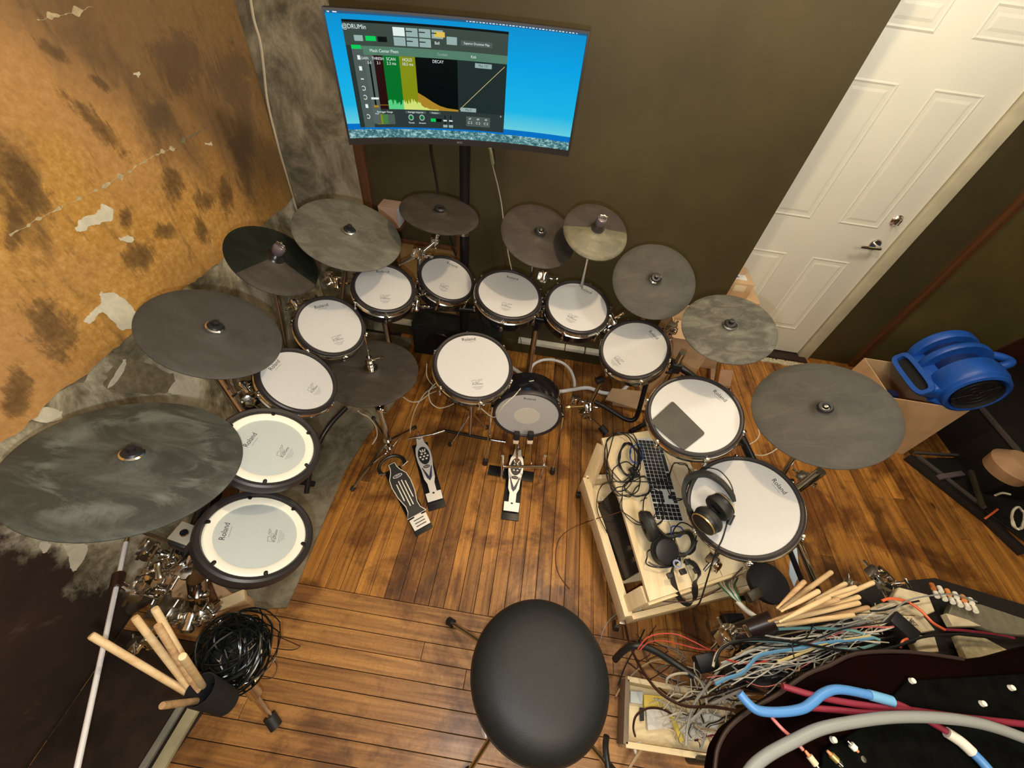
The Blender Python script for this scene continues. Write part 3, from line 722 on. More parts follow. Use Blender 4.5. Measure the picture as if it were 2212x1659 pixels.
# bent black front tubes seen between the drums
wt('bent_tube', [Z(1285, 868, .30), Z(1318, 886, .28), Z(1350, 905, .27), Z(1368, 907, .28), Z(1378, 893, .32), Z(1392, 842, .46), Z(1400, 815, .55)], .0125, blackm, rk, 12, 5)
wt('bent_tube', [Z(748, 880, .50), Z(715, 915, .46), Z(690, 955, .42), Z(672, 1005, .36), Z(662, 1065, .28)], .011, blackm, rk, 12, 5)
def clampset(px, py, z, label, s=1., tilt=0., seed=0, cat='clamp', grp='chrome clamps of the drum hardware'):
    rr = random.Random(seed); o = Z(px, py, z); ax = Vector((rr.uniform(-1, 1), rr.uniform(-1, 1), rr.uniform(.2, 1)))
    g = empty('rack_clamp', frame(o, ax), label, cat, grp)
    lathe('clamp_body', [(0, .03*s), (.016*s, .028*s), (.019*s, .018*s), (.015*s, 0), (.019*s, -.018*s), (.014*s, -.026*s), (0, -.027*s)], chrome, g, 18)
    bm = bmesh.new(); a_tube(bm, [(0, 0, 0), (.055*s, 0, .005*s)], .005*s, 8); a_box(bm, (.060*s, 0, .006*s), (.010*s, .036*s, .012*s), I4, .003*s)
    a_lathe(bm, [(0, .012*s), (.009*s, .010*s), (.009*s, -.002*s)], 12, T(.030*s, .0, 0) @ RY(1.57)); fin('wing_bolt', bm, chrome, g)
    box('jaw', (-.018*s, .006*s, 0), (.026*s, .034*s, .040*s), chromed, g, I4, .006*s)
    fin('rod', a_tube(bmesh.new(), [(-.02*s, -.05*s, 0), (-.02*s, .05*s, .004)], .0055*s, 8), chrome, g)
    return g
CL = [(715, 600, .80, 'two-winged chrome clamp behind the smallest-shaded drums, right of the two-tone cymbal'), (728, 612, .78, 'amber-lit chrome clamp just below the pale smudged cymbal'),
 (640, 660, .78, 'chrome wing clamp at the upper left of the second drum from the hi-hat'), (532, 838, .72, 'chrome clamp left of the drum half covered by the charcoal cymbal'),
 (540, 868, .60, 'lower chrome clamp between the charcoal and the biggest cymbal'), (893, 640, .78, 'chrome clamp squeezed between the smallest drum and its left neighbour'),
 (900, 660, .74, 'chrome clamp low between the two smallest mesh drums'), (1168, 648, .78, 'bright chrome clamp between the two drums right of the monitor pole'),
 (1172, 672, .72, 'lower chrome clamp between the two drums right of the monitor pole'), (1312, 708, .74, 'chrome clamp right of the drum below the small cone cymbal'),
 (1322, 690, .80, 'upper chrome clamp beneath the domed brown-grey cymbal'), (1450, 712, .74, 'chrome wing clamp in front of the cardboard sheet'),
 (1740, 1035, .60, 'chrome clamp on the right edge of the biggest mesh drum'), (1265, 895, .22, 'chrome clamp cluster on the floor stand right of the bass drum pad'),
 (1275, 880, .26, 'smaller chrome clamp above the cluster right of the bass drum pad'), (1540, 1215, .42, 'chrome clamp with a white block below the biggest mesh drum'),
 (1895, 1240, .50, 'big chrome clamp behind the bundle of pale drumsticks'), (1915, 1262, .46, 'chrome clamp beside the big one near the wooden module boards'),
 (1840, 1262, .46, 'small bright clamp in the fan of drumsticks'), (1565, 1385, .40, 'shattered-looking bright clamp at the tip end of the dark cylinder'),
 (1580, 1365, .44, 'chrome clamp on top of the dark cylinder near the heap of cables'), (940, 520, .98, 'clear chrome wing nut under the dark brownish cymbal'),
 (905, 548, .95, 'bright chrome joint on the cymbal arm left of the smallest drum'), (1245, 865, .30, 'gold-lit chrome joint beside the bass drum pad'),
 (1175, 598, .92, 'chrome tube joint above the gap of the two right-hand drums'), (345, 1232, .55, 'purplish chrome clamp beneath the biggest cymbal'),
 (300, 1280, .55, 'chrome clamp by the thin silver pole'), (405, 1240, .50, 'silver clamp under the nearest grey pad'), (430, 1285, .45, 'tall smoky chrome clamp below the nearest grey pad'),
 (410, 1345, .50, 'bright chrome clamp between the drumsticks and the black cable coil'), (370, 1215, .5, 'chrome clamp under the square bracket plate'), (325, 1190, .55, 'small chrome clamp right of the silver pole top')]
for i, (a, b, z, l) in enumerate(CL): clampset(a, b, z, l, 1.0 if i not in (21, 18) else .7, seed=i+11)
# boom arms from the rack to cymbals
def arm(name, pts, r, m, label, cat='cymbal arm'):
    o = tube(name, pts, r, m, None, 10); return setp(o, label, cat, 'boom arms of the cymbal pads')
def under(key, dz=.05):
    d = CYM[key] if key in CYM else DR_[key]; return Vector(d[1:4]) - Vector(d[4:7])*dz
arm('boom_arm', [under('C1'), (-1.08, .50, .50)], .009, chrome, 'chrome boom arm under the biggest cymbal pad')
arm('boom_arm', [under('C2'), (-1.12, .88, .53)], .009, chromed, 'chrome boom arm under the charcoal cymbal pad')
arm('boom_arm', [under('C3'), (-1.12, 1.24, .56)], .009, chromed, 'boom arm under the two-tone cymbal pad')
arm('boom_arm', [under('C4'), (-.98, 1.50, .55)], .009, chromed, 'boom arm under the pale smudged cymbal pad')
arm('boom_arm', [under('C5'), Z(940, 522, .98), Z(905, 550, .93), Z(862, 572, .92)], .007, chrome, 'bent chrome arm holding the dark cymbal pad under the monitor')
arm('boom_arm', [Z(905, 550, .93), (-.62, 1.69, .55)], .008, chromed, 'upright tube left of the smallest drum')
arm('boom_arm', [under('C6'), (-.02, 1.77, .57)], .008, chromed, 'boom arm under the overlapped dark cymbal pad')
arm('boom_arm', [under('C7'), (.24, 1.77, .57)], .0075, chromed, 'thin pale arm under the cone cymbal pad')
arm('boom_arm', [under('C8'), (.60, 1.72, .55)], .009, chromed, 'boom arm under the domed brown-grey cymbal pad')
arm('boom_arm', [under('C9'), (.98, 1.44, .50)], .010, brassy, 'gold-coloured boom arm under the mottled cymbal pad')
arm('boom_arm', [under('C10'), (1.17, .98, .44)], .010, chrome, 'boom arm under the large right-hand cymbal pad')
for k, e_ in (('T1', (-1.04, .36, .47)), ('T2', (-1.08, .66, .50)), ('T3', (-1.10, .95, .52)), ('T4', (-1.07, 1.30, .53)), ('T5', (-.84, 1.62, .55)), ('T6', (-.5, 1.74, .55)), ('T7', (-.12, 1.77, .55)), ('T8', (.22, 1.77, .55)), ('T11', (.76, 1.66, .53)), ('T12', (1.08, 1.18, .47)), ('T13', (1.15, .86, .43))):
    root = G[k][0]; inv = G[k][1].inverted(); dd = .050 if k in ('T1', 'T2') else .075; p = Vector((0, 0, -dd))
    e2 = inv @ Vector(e_); mid = Vector((e2.x*.25, e2.y*.25, -dd-.05))
    fin('mounting_arm', a_tube(bmesh.new(), [p, mid, e2], .006, 8), chromed, root)
# chrome leg tube rising to the lower right of the biggest drum
wt('leg_tube', [Z(1716, 1150, .56), Z(1762, 1262, .40)], .013, chrome, rk, 14); wt('leg_tube', [Z(1762, 1262, .40), Z(1790, 1330, .2)], .010, chrome, rk, 14)
wt('leg_tube', [Z(1696, 1165, .50), Z(1735, 1262, .36)], .010, blackm, rk, 12)
# stand right of the bass drum
st = world_group('pad_stand', Z(1262, 905, 0), 'short stand with wing bolt and rubber foot, right of the bass drum pad', 'stand')
wt('stand_tube', [Z(1268, 885, .22), Z(1300, 822, .44)], .010, chromed, st, 12); wt('leg', [Z(1272, 893, .18), Z(1300, 925, .03)], .006, chrome, st)
wt('rubber_foot', [Z(1298, 922, .03), Z(1310, 936, .012)], .022, rubber, st, 10); wt('wing_bolt', [Z(1278, 805, .46), Z(1292, 826, .42)], .004, chrome, st); wt('knob', [Z(1288, 824, .44), Z(1302, 818, .45)], .020, blackp, st, 10)
# snare stand
ss = world_group('snare_stand', (-.22, 1.26, 0), 'chrome tripod stand under the large snare drum', 'stand')
wt('stand_tube', [(-.225, 1.26, .55), (-.228, 1.24, .12)], .010, chrome, ss, 12)
for q in (Z(972, 962, .012), Z(1052, 925, .012), Z(985, 870, .012)):
    wt('leg', [(-.226, 1.25, .30), q], .006, chrome, ss); wt('rubber_foot', [q + Vector((0, 0, .02)), q], .010, rubber, ss, 10)
for a in (0.4, 2.5, 4.6):
    wt('basket_arm', [(-.225, 1.26, .50), (-.225+.10*math.cos(a), 1.26+.10*math.sin(a), .52)], .005, chrome, ss)

# ------------------------------------------------------------------ pedals
def pedal(name, label, heel, toe, ztoe, style, brand):
    h = Z(*heel, .022); t_ = Z(*toe, ztoe); d = t_-h; L = d.length
    side = d.cross(Vector((0, 0, 1))).normalized(); zz = side.cross(d).normalized()
    base = Vector((h.x, h.y, 0)); mx = frame(h, zz, d) @ Matrix.Diagonal((1.28, 1, 1, 1))
    g = empty(name, mx, label, 'pedal', None)
    dh = Vector((d.x, d.y, 0)); inv = mx.inverted(); bmx = inv @ frame(Vector((h.x, h.y, 0)) + dh*.5, (0, 0, 1), dh)
    box('base_plate', (0, -.004, .006), (.088, dh.length+.045, .008), blackm, g, bmx, .003)
    if style == 'oval':
        W = [(.000, .034), (.06, .034), (.075, .030), (.11, .022), (.15, .024), (.19, .030), (.225, .031), (.255, .026), (.275, .016), (.30, .013)]
        s = L/.30; W = [(y*s, w_) for y, w_ in W[3:]]
        prism('footboard', [(w_, y) for y, w_ in W] + [(-w_, y) for y, w_ in W[::-1]], 0, .006, silverw, g)
        hp = prism('heel_plate', [(-.030, .0), (.030, .0), (.031, .045), (.012, .046), (.012, .058), (-.012, .058), (-.012, .046), (-.031, .045)], -.001, .005, silverw, g); hp.location.y = .012
        prism('heel_bracket', [(-.030, .058), (-.014, .058), (-.014, .105), (-.022, .112*s)] + [(.022, .112*s), (.014, .105), (.014, .058), (.030, .058)], -.003, .003, silverw, g)
        lathe('heel_screw', [(0, .008), (.004, .0075), (.005, .005)], blackm, g, 12, T(0, .052, 0))
        cy_ = .215*s
        prism('grip_inlay', circ(36, .0235, .042*s, (0, cy_)), .006, .0068, blackp, g)
        prism('chevron_inlay', [(-.021, .162*s), (-.017, .160*s), (0, .118*s), (.017, .160*s), (.021, .162*s), (.010, .112*s), (0, .098*s), (-.010, .112*s)], .006, .0068, mat('navy_inlay', (.03, .03, .07), .4), g)
        bm = bmesh.new()
        for (x_, y_) in ((-.0075, -.020), (.0075, -.020), (-.015, -.005), (0, -.005), (.015, -.005), (-.0075, .010), (.0075, .010)):
            a_lathe(bm, [(0, .0095), (.0042, .009), (.005, .0068)], 12, T(x_, cy_+y_, 0))
        for a in (-.35, 0, .35): a_box(bm, (0, 0, .008), (.0048, .017, .0025), T(a*.024, cy_+.027, 0) @ RZ(-a), .001)
        fin('grip_studs', bm, padhoop, g)
        ov = prism('badge', circ(28, .014, .0085, (0, .163*s)), .006, .0075, mat('red_black_badge', (.06, .02, .02), .4), g)
        text('lettering', brand, .010, padhoop, ov, T(0, .163*s, .0078), .3)
        bm = bmesh.new(); a_box(bm, (0, L+.002, .004), (.014, .02, .004), I4, .001); a_tube(bm, [(0, L+.004, .004), (0, L+.02, .045)], .0035); fin('chain_link', bm, chrome, g)
    else:
        W = [(.050, .040), (.075, .026), (.10, .024), (.15, .036), (.20, .040), (.235, .036), (.262, .020), (.28, .014), (.30, .013)]
        s = L/.30; W = [(y*s, w_) for y, w_ in W]
        ol = [(w_, y) for y, w_ in W] + [(-w_, y) for y, w_ in W[::-1]]
        prism('footboard', ol, 0, .006, blackp, g)
        bm = bmesh.new(); a_tube(bm, [(x_*.96, y, .0065) for x_, y in ol] + [(ol[0][0]*.96, ol[0][1], .0065)], .0016, 6)
        for x_ in (-.018, -.006, .006, .018):
            y0, y1 = (.125, .205) if abs(x_) > .01 else (.095, .215); a_box(bm, (x_, (y0+y1)/2*s, .0068), (.0042, (y1-y0)*s, .0022), I4, .001)
        fin('white_ridges', bm, padhoop, g)
        hp = prism('heel_plate', [(-.032, -.006), (.032, -.006), (.034, .05), (.016, .052), (.016, .07), (-.012, .07), (-.012, .052), (-.034, .05)], -.001, .005, silverw, g)
        bm = bmesh.new()
        for y_ in (.008, .023, .038): a_box(bm, (0, y_, .0056), (.040, .0052, .0016), I4, .0006)
        fin('grip_slots', bm, mat('slot_grey', (.10, .10, .09), .6), hp)
        ov = prism('badge', circ(28, .019, .009, (0, .238*s)), .006, .0075, padhoop, g); ov2 = prism('badge_face', circ(28, .0165, .0068, (0, .238*s)), .0075, .0078, mat('navy_inlay', (.03, .03, .07), .4), ov)
        text('lettering', brand, .0105, padhoop, ov, T(0, .238*s, .0081), .3)
        bm = bmesh.new(); a_tube(bm, [(math.cos(a)*.052, L-.0+math.sin(a)*.052, -.02) for a in [math.pi*(-.15+1.3*i/14) for i in range(15)]], .0075, 8); fin('front_frame', bm, blackm, g)
        for sx in (-1, 1):
            fin('side_screw', a_tube(bmesh.new(), [(sx*.036, L-.03, -.01), (sx*.062, L-.022, .0)], .0035), chrome, g)
    return g, mx, L
k1, kmx, kL = pedal('kick_pedal', 'white and black bass drum pedal directly below the two beaters', (1103, 1110), (1119, 972), .095, 'oval', 'Pearl')
k2, _, _ = pedal('kick_pedal', 'white and black second bass pedal between the striped pedal and the drive shaft', (942, 1086), (906, 948), .085, 'oval', 'Pearl')
k3, _, _ = pedal('hi_hat_pedal', 'black hi-hat pedal with white stripes and slotted heel plate', (912, 1136), (846, 1003), .085, 'striped', 'PDP')
inv = kmx.inverted()
for px in (1117, 1147):
    a = Yp(px, 986, 1.085); b = Yp(px-2, 948, 1.108); c = Yp(px, 934, 1.118); c0 = Yp(px, 1002, 1.06)
    s_ = fin('beater_shaft', a_tube(bmesh.new(), [inv @ c0, inv @ b], .0042, 8), chrome, k1)
    dirv = (c-b).normalized(); hd = frame(b.lerp(c, .2), dirv, (0, 0, 1))
    box('beater_head', (0, .0, .012), (.031, .030, .042), blackp, s_, inv @ hd, .008)
    box('beater_weight', (0, .0, -.022), (.028, .026, .020), mat('pale_felt', (.78, .62, .48), .7), s_, inv @ hd, .004)
bm = bmesh.new(); A_, B_ = Yp(1088, 1008, 1.05), Yp(1182, 1008, 1.05)
a_tube(bm, [inv @ A_, inv @ B_], .0075, 10)
for p_, q_ in ((Yp(1086, 985, 1.05), Z(1084, 1038, .01)), (Yp(1178, 985, 1.05), Z(1166, 1040, .01))): a_tube(bm, [inv @ p_, inv @ q_], .0065, 8)
fin('pedal_frame', bm, chrome, k1)
box('clamp_plate', (0, 0, 0), (.09, .06, .004), blackm, k1, inv @ T(.04, 1.09, .012), .001)
sd = empty('drive_shaft', Matrix.Translation((0, 0, 0)), 'long dark drive shaft linking the two bass pedals', 'shaft')
P_ = [Z(882, 948, .10), Z(935, 938, .11), Z(960, 930, .11), Z(1060, 950, .11), Z(1092, 955, .11)]
sd.location = P_[2]; bpy.context.view_layer.update()
wt('axle', [P_[0], P_[1]], .0055, chrome, sd, 10); wt('joint', [P_[1], P_[2]], .009, chrome, sd, 10); wt('shaft_tube', [P_[2], P_[3]], .0075, blackm, sd, 10); wt('end_joint', [P_[3], P_[4]], .008, chrome, sd, 10)

# ------------------------------------------------------------------ throne
leather = mat('black_leather', (.014, .0155, .016), .48, 0, .1, 40, .25, 420, spec=.32)
sc_, sn = Vector((.1931, .175, .604)), Vector((.0322, .1312, .9908)); mx = frame(sc_, sn); R = .20
th = empty('drum_throne', mx, 'round black padded drum stool in front of the pedals', 'stool')
lathe('seat', [(0, .016), (.05, .0155), (.10, .013), (.14, .007), (.168, -.003), (.186, -.018), (.197, -.036), (.200, -.048), (.198, -.056)], leather, th, 72)
bm = bmesh.new(); a_lathe(bm, [(.199+.0028*math.cos(a), -.055+.0028*math.sin(a)) for a in [2*math.pi*i/8 for i in range(8)]], 72, closed=True); fin('piping', bm, leather, th)
lathe('seat_side', [(.198, -.056), (.199, -.075), (.196, -.088), (.18, -.092), (0, -.092)], mat('black_vinyl_side', (.012, .012, .013), .35), th, 72)
inv = mx.inverted(); cb_ = Vector((.193, .19, 0))
wt('post', [sc_ - sn*.09, cb_ + Vector((0, 0, .12))], .014, chrome, th, 14)
lathe('height_collar', [(.012, -.03), (.022, -.03), (.024, 0), (.022, .03), (.012, .03)], chrome, th, 18, inv @ T(.193, .188, .30), closed=True)
for q, rf in ((Z(975, 1345, .018), 0), (Z(1010, 1672, .018), 0), (Z(1322, 1665, .018), 0)):
    s0 = cb_ + Vector((0, 0, .30)); lg = wt('leg', [s0, q], .0085, chrome, th, 10); wt('leg_brace', [cb_ + Vector((0, 0, .13)), s0.lerp(q, .6)], .005, chrome, th)
    wt('rubber_foot', [q + (s0-q).normalized()*.012, q + (q-s0).normalized()*.018], .017, rubber, th, 8)
lathe('side_badge', [(0, .004), (.012, .003), (.014, 0)], whitep, th, 20, inv @ frame(Z(1046, 1582, .53), Vector((-1, -.6, .3))) )

# ================================================================== MONITOR
MW, MH, MR = .81, .364, 1.5
mc = Vector((-.365, 1.659, 1.591)); my = math.radians(12.36)
def bend(x): return MR - math.sqrt(MR*MR - x*x)
MM = Matrix.Translation(mc) @ RZ(my) @ RX(math.radians(.51)) @ RY(math.radians(-.86))
mon = empty('monitor', MM, 'wide curved computer monitor showing a blue desktop with a drum editor window', 'monitor')
def curved(x0, x1, z0, z1, off, seg=None):
    seg = seg or max(1, int((x1-x0)/.03)+1); bm = bmesh.new(); cols = []
    for i in range(seg+1):
        x = x0+(x1-x0)*i/seg; y = -bend(x)-off; cols.append((bm.verts.new((x, y, z0)), bm.verts.new((x, y, z1))))
    for a, b in zip(cols, cols[1:]): bm.faces.new((a[0], b[0], b[1], a[1]))
    return bm
def curved_solid(name, x0, x1, z0, z1, f0, f1, m, parent, seg=24):
    bm = bmesh.new(); cols = []
    for i in range(seg+1):
        x = x0+(x1-x0)*i/seg; y = -bend(x); cols.append([bm.verts.new((x, y-f0, z0)), bm.verts.new((x, y-f0, z1)), bm.verts.new((x, y-f1, z1)), bm.verts.new((x, y-f1, z0))])
    for a, b in zip(cols, cols[1:]):
        for k in range(4): bm.faces.new((a[k], b[k], b[(k+1) % 4], a[(k+1) % 4]))
    bm.faces.new(cols[0]); bm.faces.new(cols[-1][::-1]); bmesh.ops.recalc_face_normals(bm, faces=bm.faces)
    return fin(name, bm, m, parent)
bez = mat('monitor_bezel', (.018, .014, .014), .4)
curved_solid('housing', -MW/2, MW/2, -MH/2, MH/2, -.030, -.002, bez, mon)
curved_solid('bezel', -MW/2, MW/2, MH/2-.006, MH/2, -.002, .004, bez, mon); bb = curved_solid('bezel', -MW/2, MW/2, -MH/2, -MH/2+.020, -.002, .005, bez, mon)
curved_solid('bezel', -MW/2, -MW/2+.006, -MH/2, MH/2, -.002, .004, bez, mon, 2); curved_solid('bezel', MW/2-.006, MW/2, -MH/2, MH/2, -.002, .004, bez, mon, 2)
text('lettering', 'AOC', .010, mat('grey_logo', (.3, .3, .3), .4), bb, T(-.01, -bend(.01)-.0056, -MH/2+.010) @ RX(math.pi/2))
# wallpaper: gradient sky, sea, coast
def wallpaper():
    m, t = new('desktop_picture'); tc = t.node('ShaderNodeTexCoord'); sp = t.node('ShaderNodeSeparateXYZ'); t.link(tc.outputs['Object'], sp.inputs[0])
    mr = t.node('ShaderNodeMapRange'); mr.inputs[1].default_value = -MH/2+.02; mr.inputs[2].default_value = MH/2-.006; t.link(sp.outputs['Z'], mr.inputs[0])
    sky = t.ramp(mr.outputs[0], [(.12, (.14, .62, .72)), (.3, (.01, .46, .78)), (.7, (.0, .36, .76)), (1, (.0, .27, .62))])
    nz = t.noise(t.coords((1, 1, 1.6)), 70, 4, .8)
    coast = t.ramp(nz, [(.38, (.02, .08, .10)), (.52, (.10, .26, .28)), (.64, (.45, .7, .7))])
    wob = t.noise(t.coords((1, 0, 0)), 18, 2); xg = t.node('ShaderNodeMath', operation='MULTIPLY_ADD'); xg.inputs[1].default_value = -.02; t.link(wob, xg.inputs[0]); t.link(mr.outputs[0], xg.inputs[2])
    c = t.mix(t.ramp(mr.outputs[0], [(.125, 1), (.13, 0)], 'CONSTANT'), sky, (.0, .16, .55))
    c = t.mix(t.ramp(xg.outputs[0], [(0, 1), (.066, 1), (.0665, 0)], 'CONSTANT'), c, coast)
    t.b.inputs['Base Color'].default_value = (0, 0, 0, 1); t.b.inputs['Specular IOR Level'].default_value = .05; t.link(c, t.b.inputs['Emission Color']); t.b.inputs['Emission Strength'].default_value = 1.0; return m
scr = fin('screen', curved(-MW/2+.006, MW/2-.006, -MH/2+.020, MH/2-.006, .0), wallpaper(), mon)
MI = MM.inverted(); CAML = MI @ CAM
def uv(cx_, cy_):   # enlarged-crop reading -> place on the curved screen
    px, py = 650+cx_*.29385, cy_*.29385; d = (MI.to_3x3() @ ray(px, py)).normalized(); y = 0.
    for _ in range(30):
        t = (y-CAML.y)/d.y; p = CAML + d*t; y = -bend(max(-.5, min(.5, p.x)))
    return p.x, p.z
UI = {}
def ucol(name, c, s=1.): return emis('screen_'+name, c, s)
u_dark, u_black, u_bar, u_grey, u_lg, u_wh = ucol('window_dark', (.020, .033, .030)), ucol('black', (.0, .002, .002)), ucol('bar', (.085, .20, .13)), ucol('grey', (.075, .105, .095)), ucol('light_grey', (.30, .42, .40)), ucol('white', (.75, .85, .82))
u_g, u_g2, u_y, u_o, u_gl, u_yl = ucol('green', (.0, .16, .02)), ucol('bright_green', (.0, .60, .10)), ucol('olive_yellow', (.22, .26, .005)), ucol('orange', (.40, .22, .02)), ucol('light_green', (.10, .60, .22)), ucol('pale_yellow', (.62, .72, .18))
win = [None]
def rect(x0, y0, x1, y1, m, lvl, name='screen_graphic'):
    # crop pixels: measured roughly at the element's own corners
    a = uv(x0, y0); b = uv(x1, y1); return rectl(min(a[0], b[0]), max(a[0], b[0]), min(a[1], b[1]), max(a[1], b[1]), m, lvl, name)
def rectl(x0, x1, z0, z1, m, lvl, name='screen_graphic'):
    return fin(name, curved(x0, x1, z0, z1, .0008+.0003*lvl), m, scr, False)
# window frame in screen space
wx0, wz1 = uv(298, 158); wx1, wz0 = uv(1488, 975)
W_, H_ = wx1-wx0, wz1-wz0
def WR(u0, v0, u1, v1, m, lvl, name='screen_graphic'): return rectl(wx0+u0*W_, wx0+u1*W_, wz1-v1*H_, wz1-v0*H_, m, lvl, name)
def WT(s, u, v, size, m=None, lvl=6, sh=0.):
    x = wx0+u*W_; z = wz1-v*H_; a = math.asin(x/MR)
    return text('screen_text', s, size, m or u_wh, scr, T(x, -bend(x)-.0010-.0003*lvl, z) @ RZ(-a) @ RX(math.pi/2), sh)
WR(0, -.012, 1, 1, u_dark, 0, 'editor_window'); WR(0, -.022, 1, -.0, u_black, 1); WR(0, .0, 1, .195, ucol('header', (.042, .065, .052)), 1)
WR(.03, .195, 1, .275, u_bar, 1); WR(.03, .19, .085, .225, u_g2, 2)
WR(.10, .275, .975-.0, .80, u_black, 2); WR(.030, .225, .095, 1, u_grey, 2)
WR(.205, .275, .305, .80, u_g, 3); WR(.305, .275, .405, .80, u_y, 3); WR(.675, .275, 1, .80, ucol('graph_slate', (.013, .026, .025)), 3)
WR(.095, .275, .15, .96, ucol('gain_strip', (.09, .12, .11)), 4); WR(.118, .33, .128, .79, u_black, 5); WR(.10, .68, .148, .70, u_wh, 6); WR(.11, .76, .14, .785, u_o, 6)
WR(.15, .275, .205, .80, ucol('maroon_black', (.02, .003, .003)), 3); WR(.15, .755, .205, .76, u_o, 5)
for i in range(4):
    for j in range(2):
        if i == 3 and j == 1: continue
        WR(.285+i*.078, .02+j*.085, .285+i*.078+.070, .02+j*.085+.075, (u_wh if (i, j) == (0, 0) else u_lg), 3)
WR(.535, .035, .60, .08, ucol('amber', (.75, .5, .08)), 4); WR(.61, .07, .675, .14, u_lg, 3); WR(.70, .09, .90, .14, u_grey, 3)
WR(.055, .105, .105, .155, u_lg, 3); WR(.12, .108, .18, .15, u_g2, 3); WR(.19, .108, .245, .155, u_black, 3)
for k in range(3): WR(.36+.078*k, .045, .40+.078*k, .055, u_dark, 4); WR(.36+.078*k, .13, .40+.078*k, .14, u_dark, 4)
WR(.79, .29, .90, .335, u_lg, 5); WR(.69, .752, .80, .795, u_lg, 5)
# waveform and decay curve
def zz(u, v): return wx0+u*W_, wz1-v*H_
def polyl(pts, m, lvl, name='screen_graphic'):
    bm = bmesh.new(); base = pts[-1]
    tp = [bm.verts.new((x, -bend(x)-.0008-.0003*lvl, z)) for x, z in [zz(u, v) for u, v in pts]]; bt_ = [bm.verts.new((x, -bend(x)-.0008-.0003*lvl, z)) for x, z in [zz(u, .80) for u, v in pts]]
    for i in range(len(pts)-1): bm.faces.new((bt_[i], bt_[i+1], tp[i+1], tp[i]))
    return fin(name, bm, m, scr, False)
rr = random.Random(5)
polyl([(.405, .62), (.45, .66), (.50, .71), (.55, .75), (.60, .77), (.675, .78)], u_o, 4)
polyl([(.205+.005*i, .80-.11*(.35+rr.random()*.65)) for i in range(21)], u_gl, 5)
polyl([(.305+.006*i, .80-.125*(.45+rr.random()*.5)*max(.12, 1-max(0, i-12)/20)) for i in range(40)], u_yl, 6)
bm = bmesh.new()
(xa, za), (xb, zb) = zz(.685, .775), zz(.985, .30); n = 8
L_ = []
for i in range(n+1):
    x = xa+(xb-xa)*i/n; z = za+(zb-za)*i/n; L_.append((bm.verts.new((x, -bend(x)-.0022, z-.0009)), bm.verts.new((x, -bend(x)-.0022, z+.0009))))
for a, b in zip(L_, L_[1:]): bm.faces.new((a[0], b[0], b[1], a[1]))
fin('screen_graphic', bm, ucol('curve_line', (.75, .62, .25)), scr, False)
WR(.10, .80, 1, 1, ucol('lower_panel', (.026, .040, .037)), 3)
for u0, u1, m in ((.115, .155, u_y), (.155, .19, ucol('mid_green', (.06, .2, .06))), (.19, .235, u_grey)): WR(u0, .855, u1, .965, m, 4)
WR(.31, .815, .45, .84, u_grey, 4); WR(.475, .815, .55, .84, u_grey, 4); WR(.48, .89, .515, .925, u_g2, 5); WR(.515, .89, .555, .925, u_black, 5)
for u in (.345, .42): 
    x, z = zz(u, .885); prism('screen_graphic', circ(24, .0095), 0, .0003, u_lg, scr, T(x, -bend(x)-.0026, z) @ RX(math.pi/2)); prism('screen_graphic', circ(24, .006), 0, .0003, u_g, scr, T(x, -bend(x)-.0030, z) @ RX(math.pi/2))
for u in (.58, .62, ): WR(u-.003, .85, u+.003, .95, u_black, 5); WR(u-.012, .90, u+.012, .915, u_wh, 6); WR(u-.015, .955, u+.015, .985, u_lg, 5)
WR(.73, .845, .90, .955, u_grey, 4)
for k in range(3): WT('C 2', .757+.057*k, .915, .0105); WT(('#7', '#8', '#5')[k], .757+.057*k, .87, .008)
WT('@DRUMin', .065, .035, .0155); WT('Superior Drummer Map', .80, .115, .0085); WT('Mesh Center Piezo', .22, .235, .0115, None, 5); WT('Cymbals', .58, .235, .010, u_lg); WT('Kick', .78, .235, .010)
WT('GAIN', .098, .305, .0095, None, 8); WT('0.0', .122, .345, .0095, None, 8); WT('THRESH', .175, .305, .0105); WT('3.1', .178, .345, .0105); WT('SCAN', .255, .305, .0115); WT('2.3 ms', .255, .345, .0115)
WT('HOLD', .355, .305, .0115); WT('10.5 ms', .355, .345, .0115); WT('DECAY', .55, .305, .0115); WT('Max 127', .845, .312, .0095, u_dark, 7); WT('Min 0', .745, .773, .0095, u_dark, 7)
WT('Bell', .55, .135, .011); WT('Retrigger Range', .175, .83, .0082); WT('Retrigger Suppress', .38, .8275, .007, None, 7); WT('Position', .512, .8275, .007, None, 7); WT('Thresh', .345, .945, .0075); WT('Amount', .42, .945, .0075); WT('Xtalk', .122, .85, .006, None, 7); WT('9', .975, .82, .009)
for i, v in enumerate((.30, .40, .50, .59, .68, .77, .88)):
    x, z = zz(.062, v); bm = bmesh.new()
    a_lathe(bm, [(.0050, 0), (.0068, 0), (.0068, .0004), (.0050, .0004)], 16, T(x, -bend(x)-.0020, z) @ RX(math.pi/2), True) if i in (3, 4, 6) else a_box(bm, (x, -bend(x)-.0020, z), (.011, .0004, .011 if i != 2 else .003))
    fin('screen_icon', bm, u_wh, scr, False)
# menu bar
rectl(-MW/2+.006, MW/2-.006, MH/2-.012, MH/2-.006, ucol('menu_bar', (.02, .10, .22)), 0)
bm = bmesh.new()
for i in range(34):
    x = .02+i*.0105; a_box(bm, (x, -bend(x)-.0014, MH/2-.009), (.004+.002*(i % 3), .0004, .0022))
for x in (-.39, -.375, -.370): a_box(bm, (x, -bend(x)-.0014, MH/2-.009), (.008, .0004, .0026))
fin('menu_icons', bm, u_wh, scr, False)
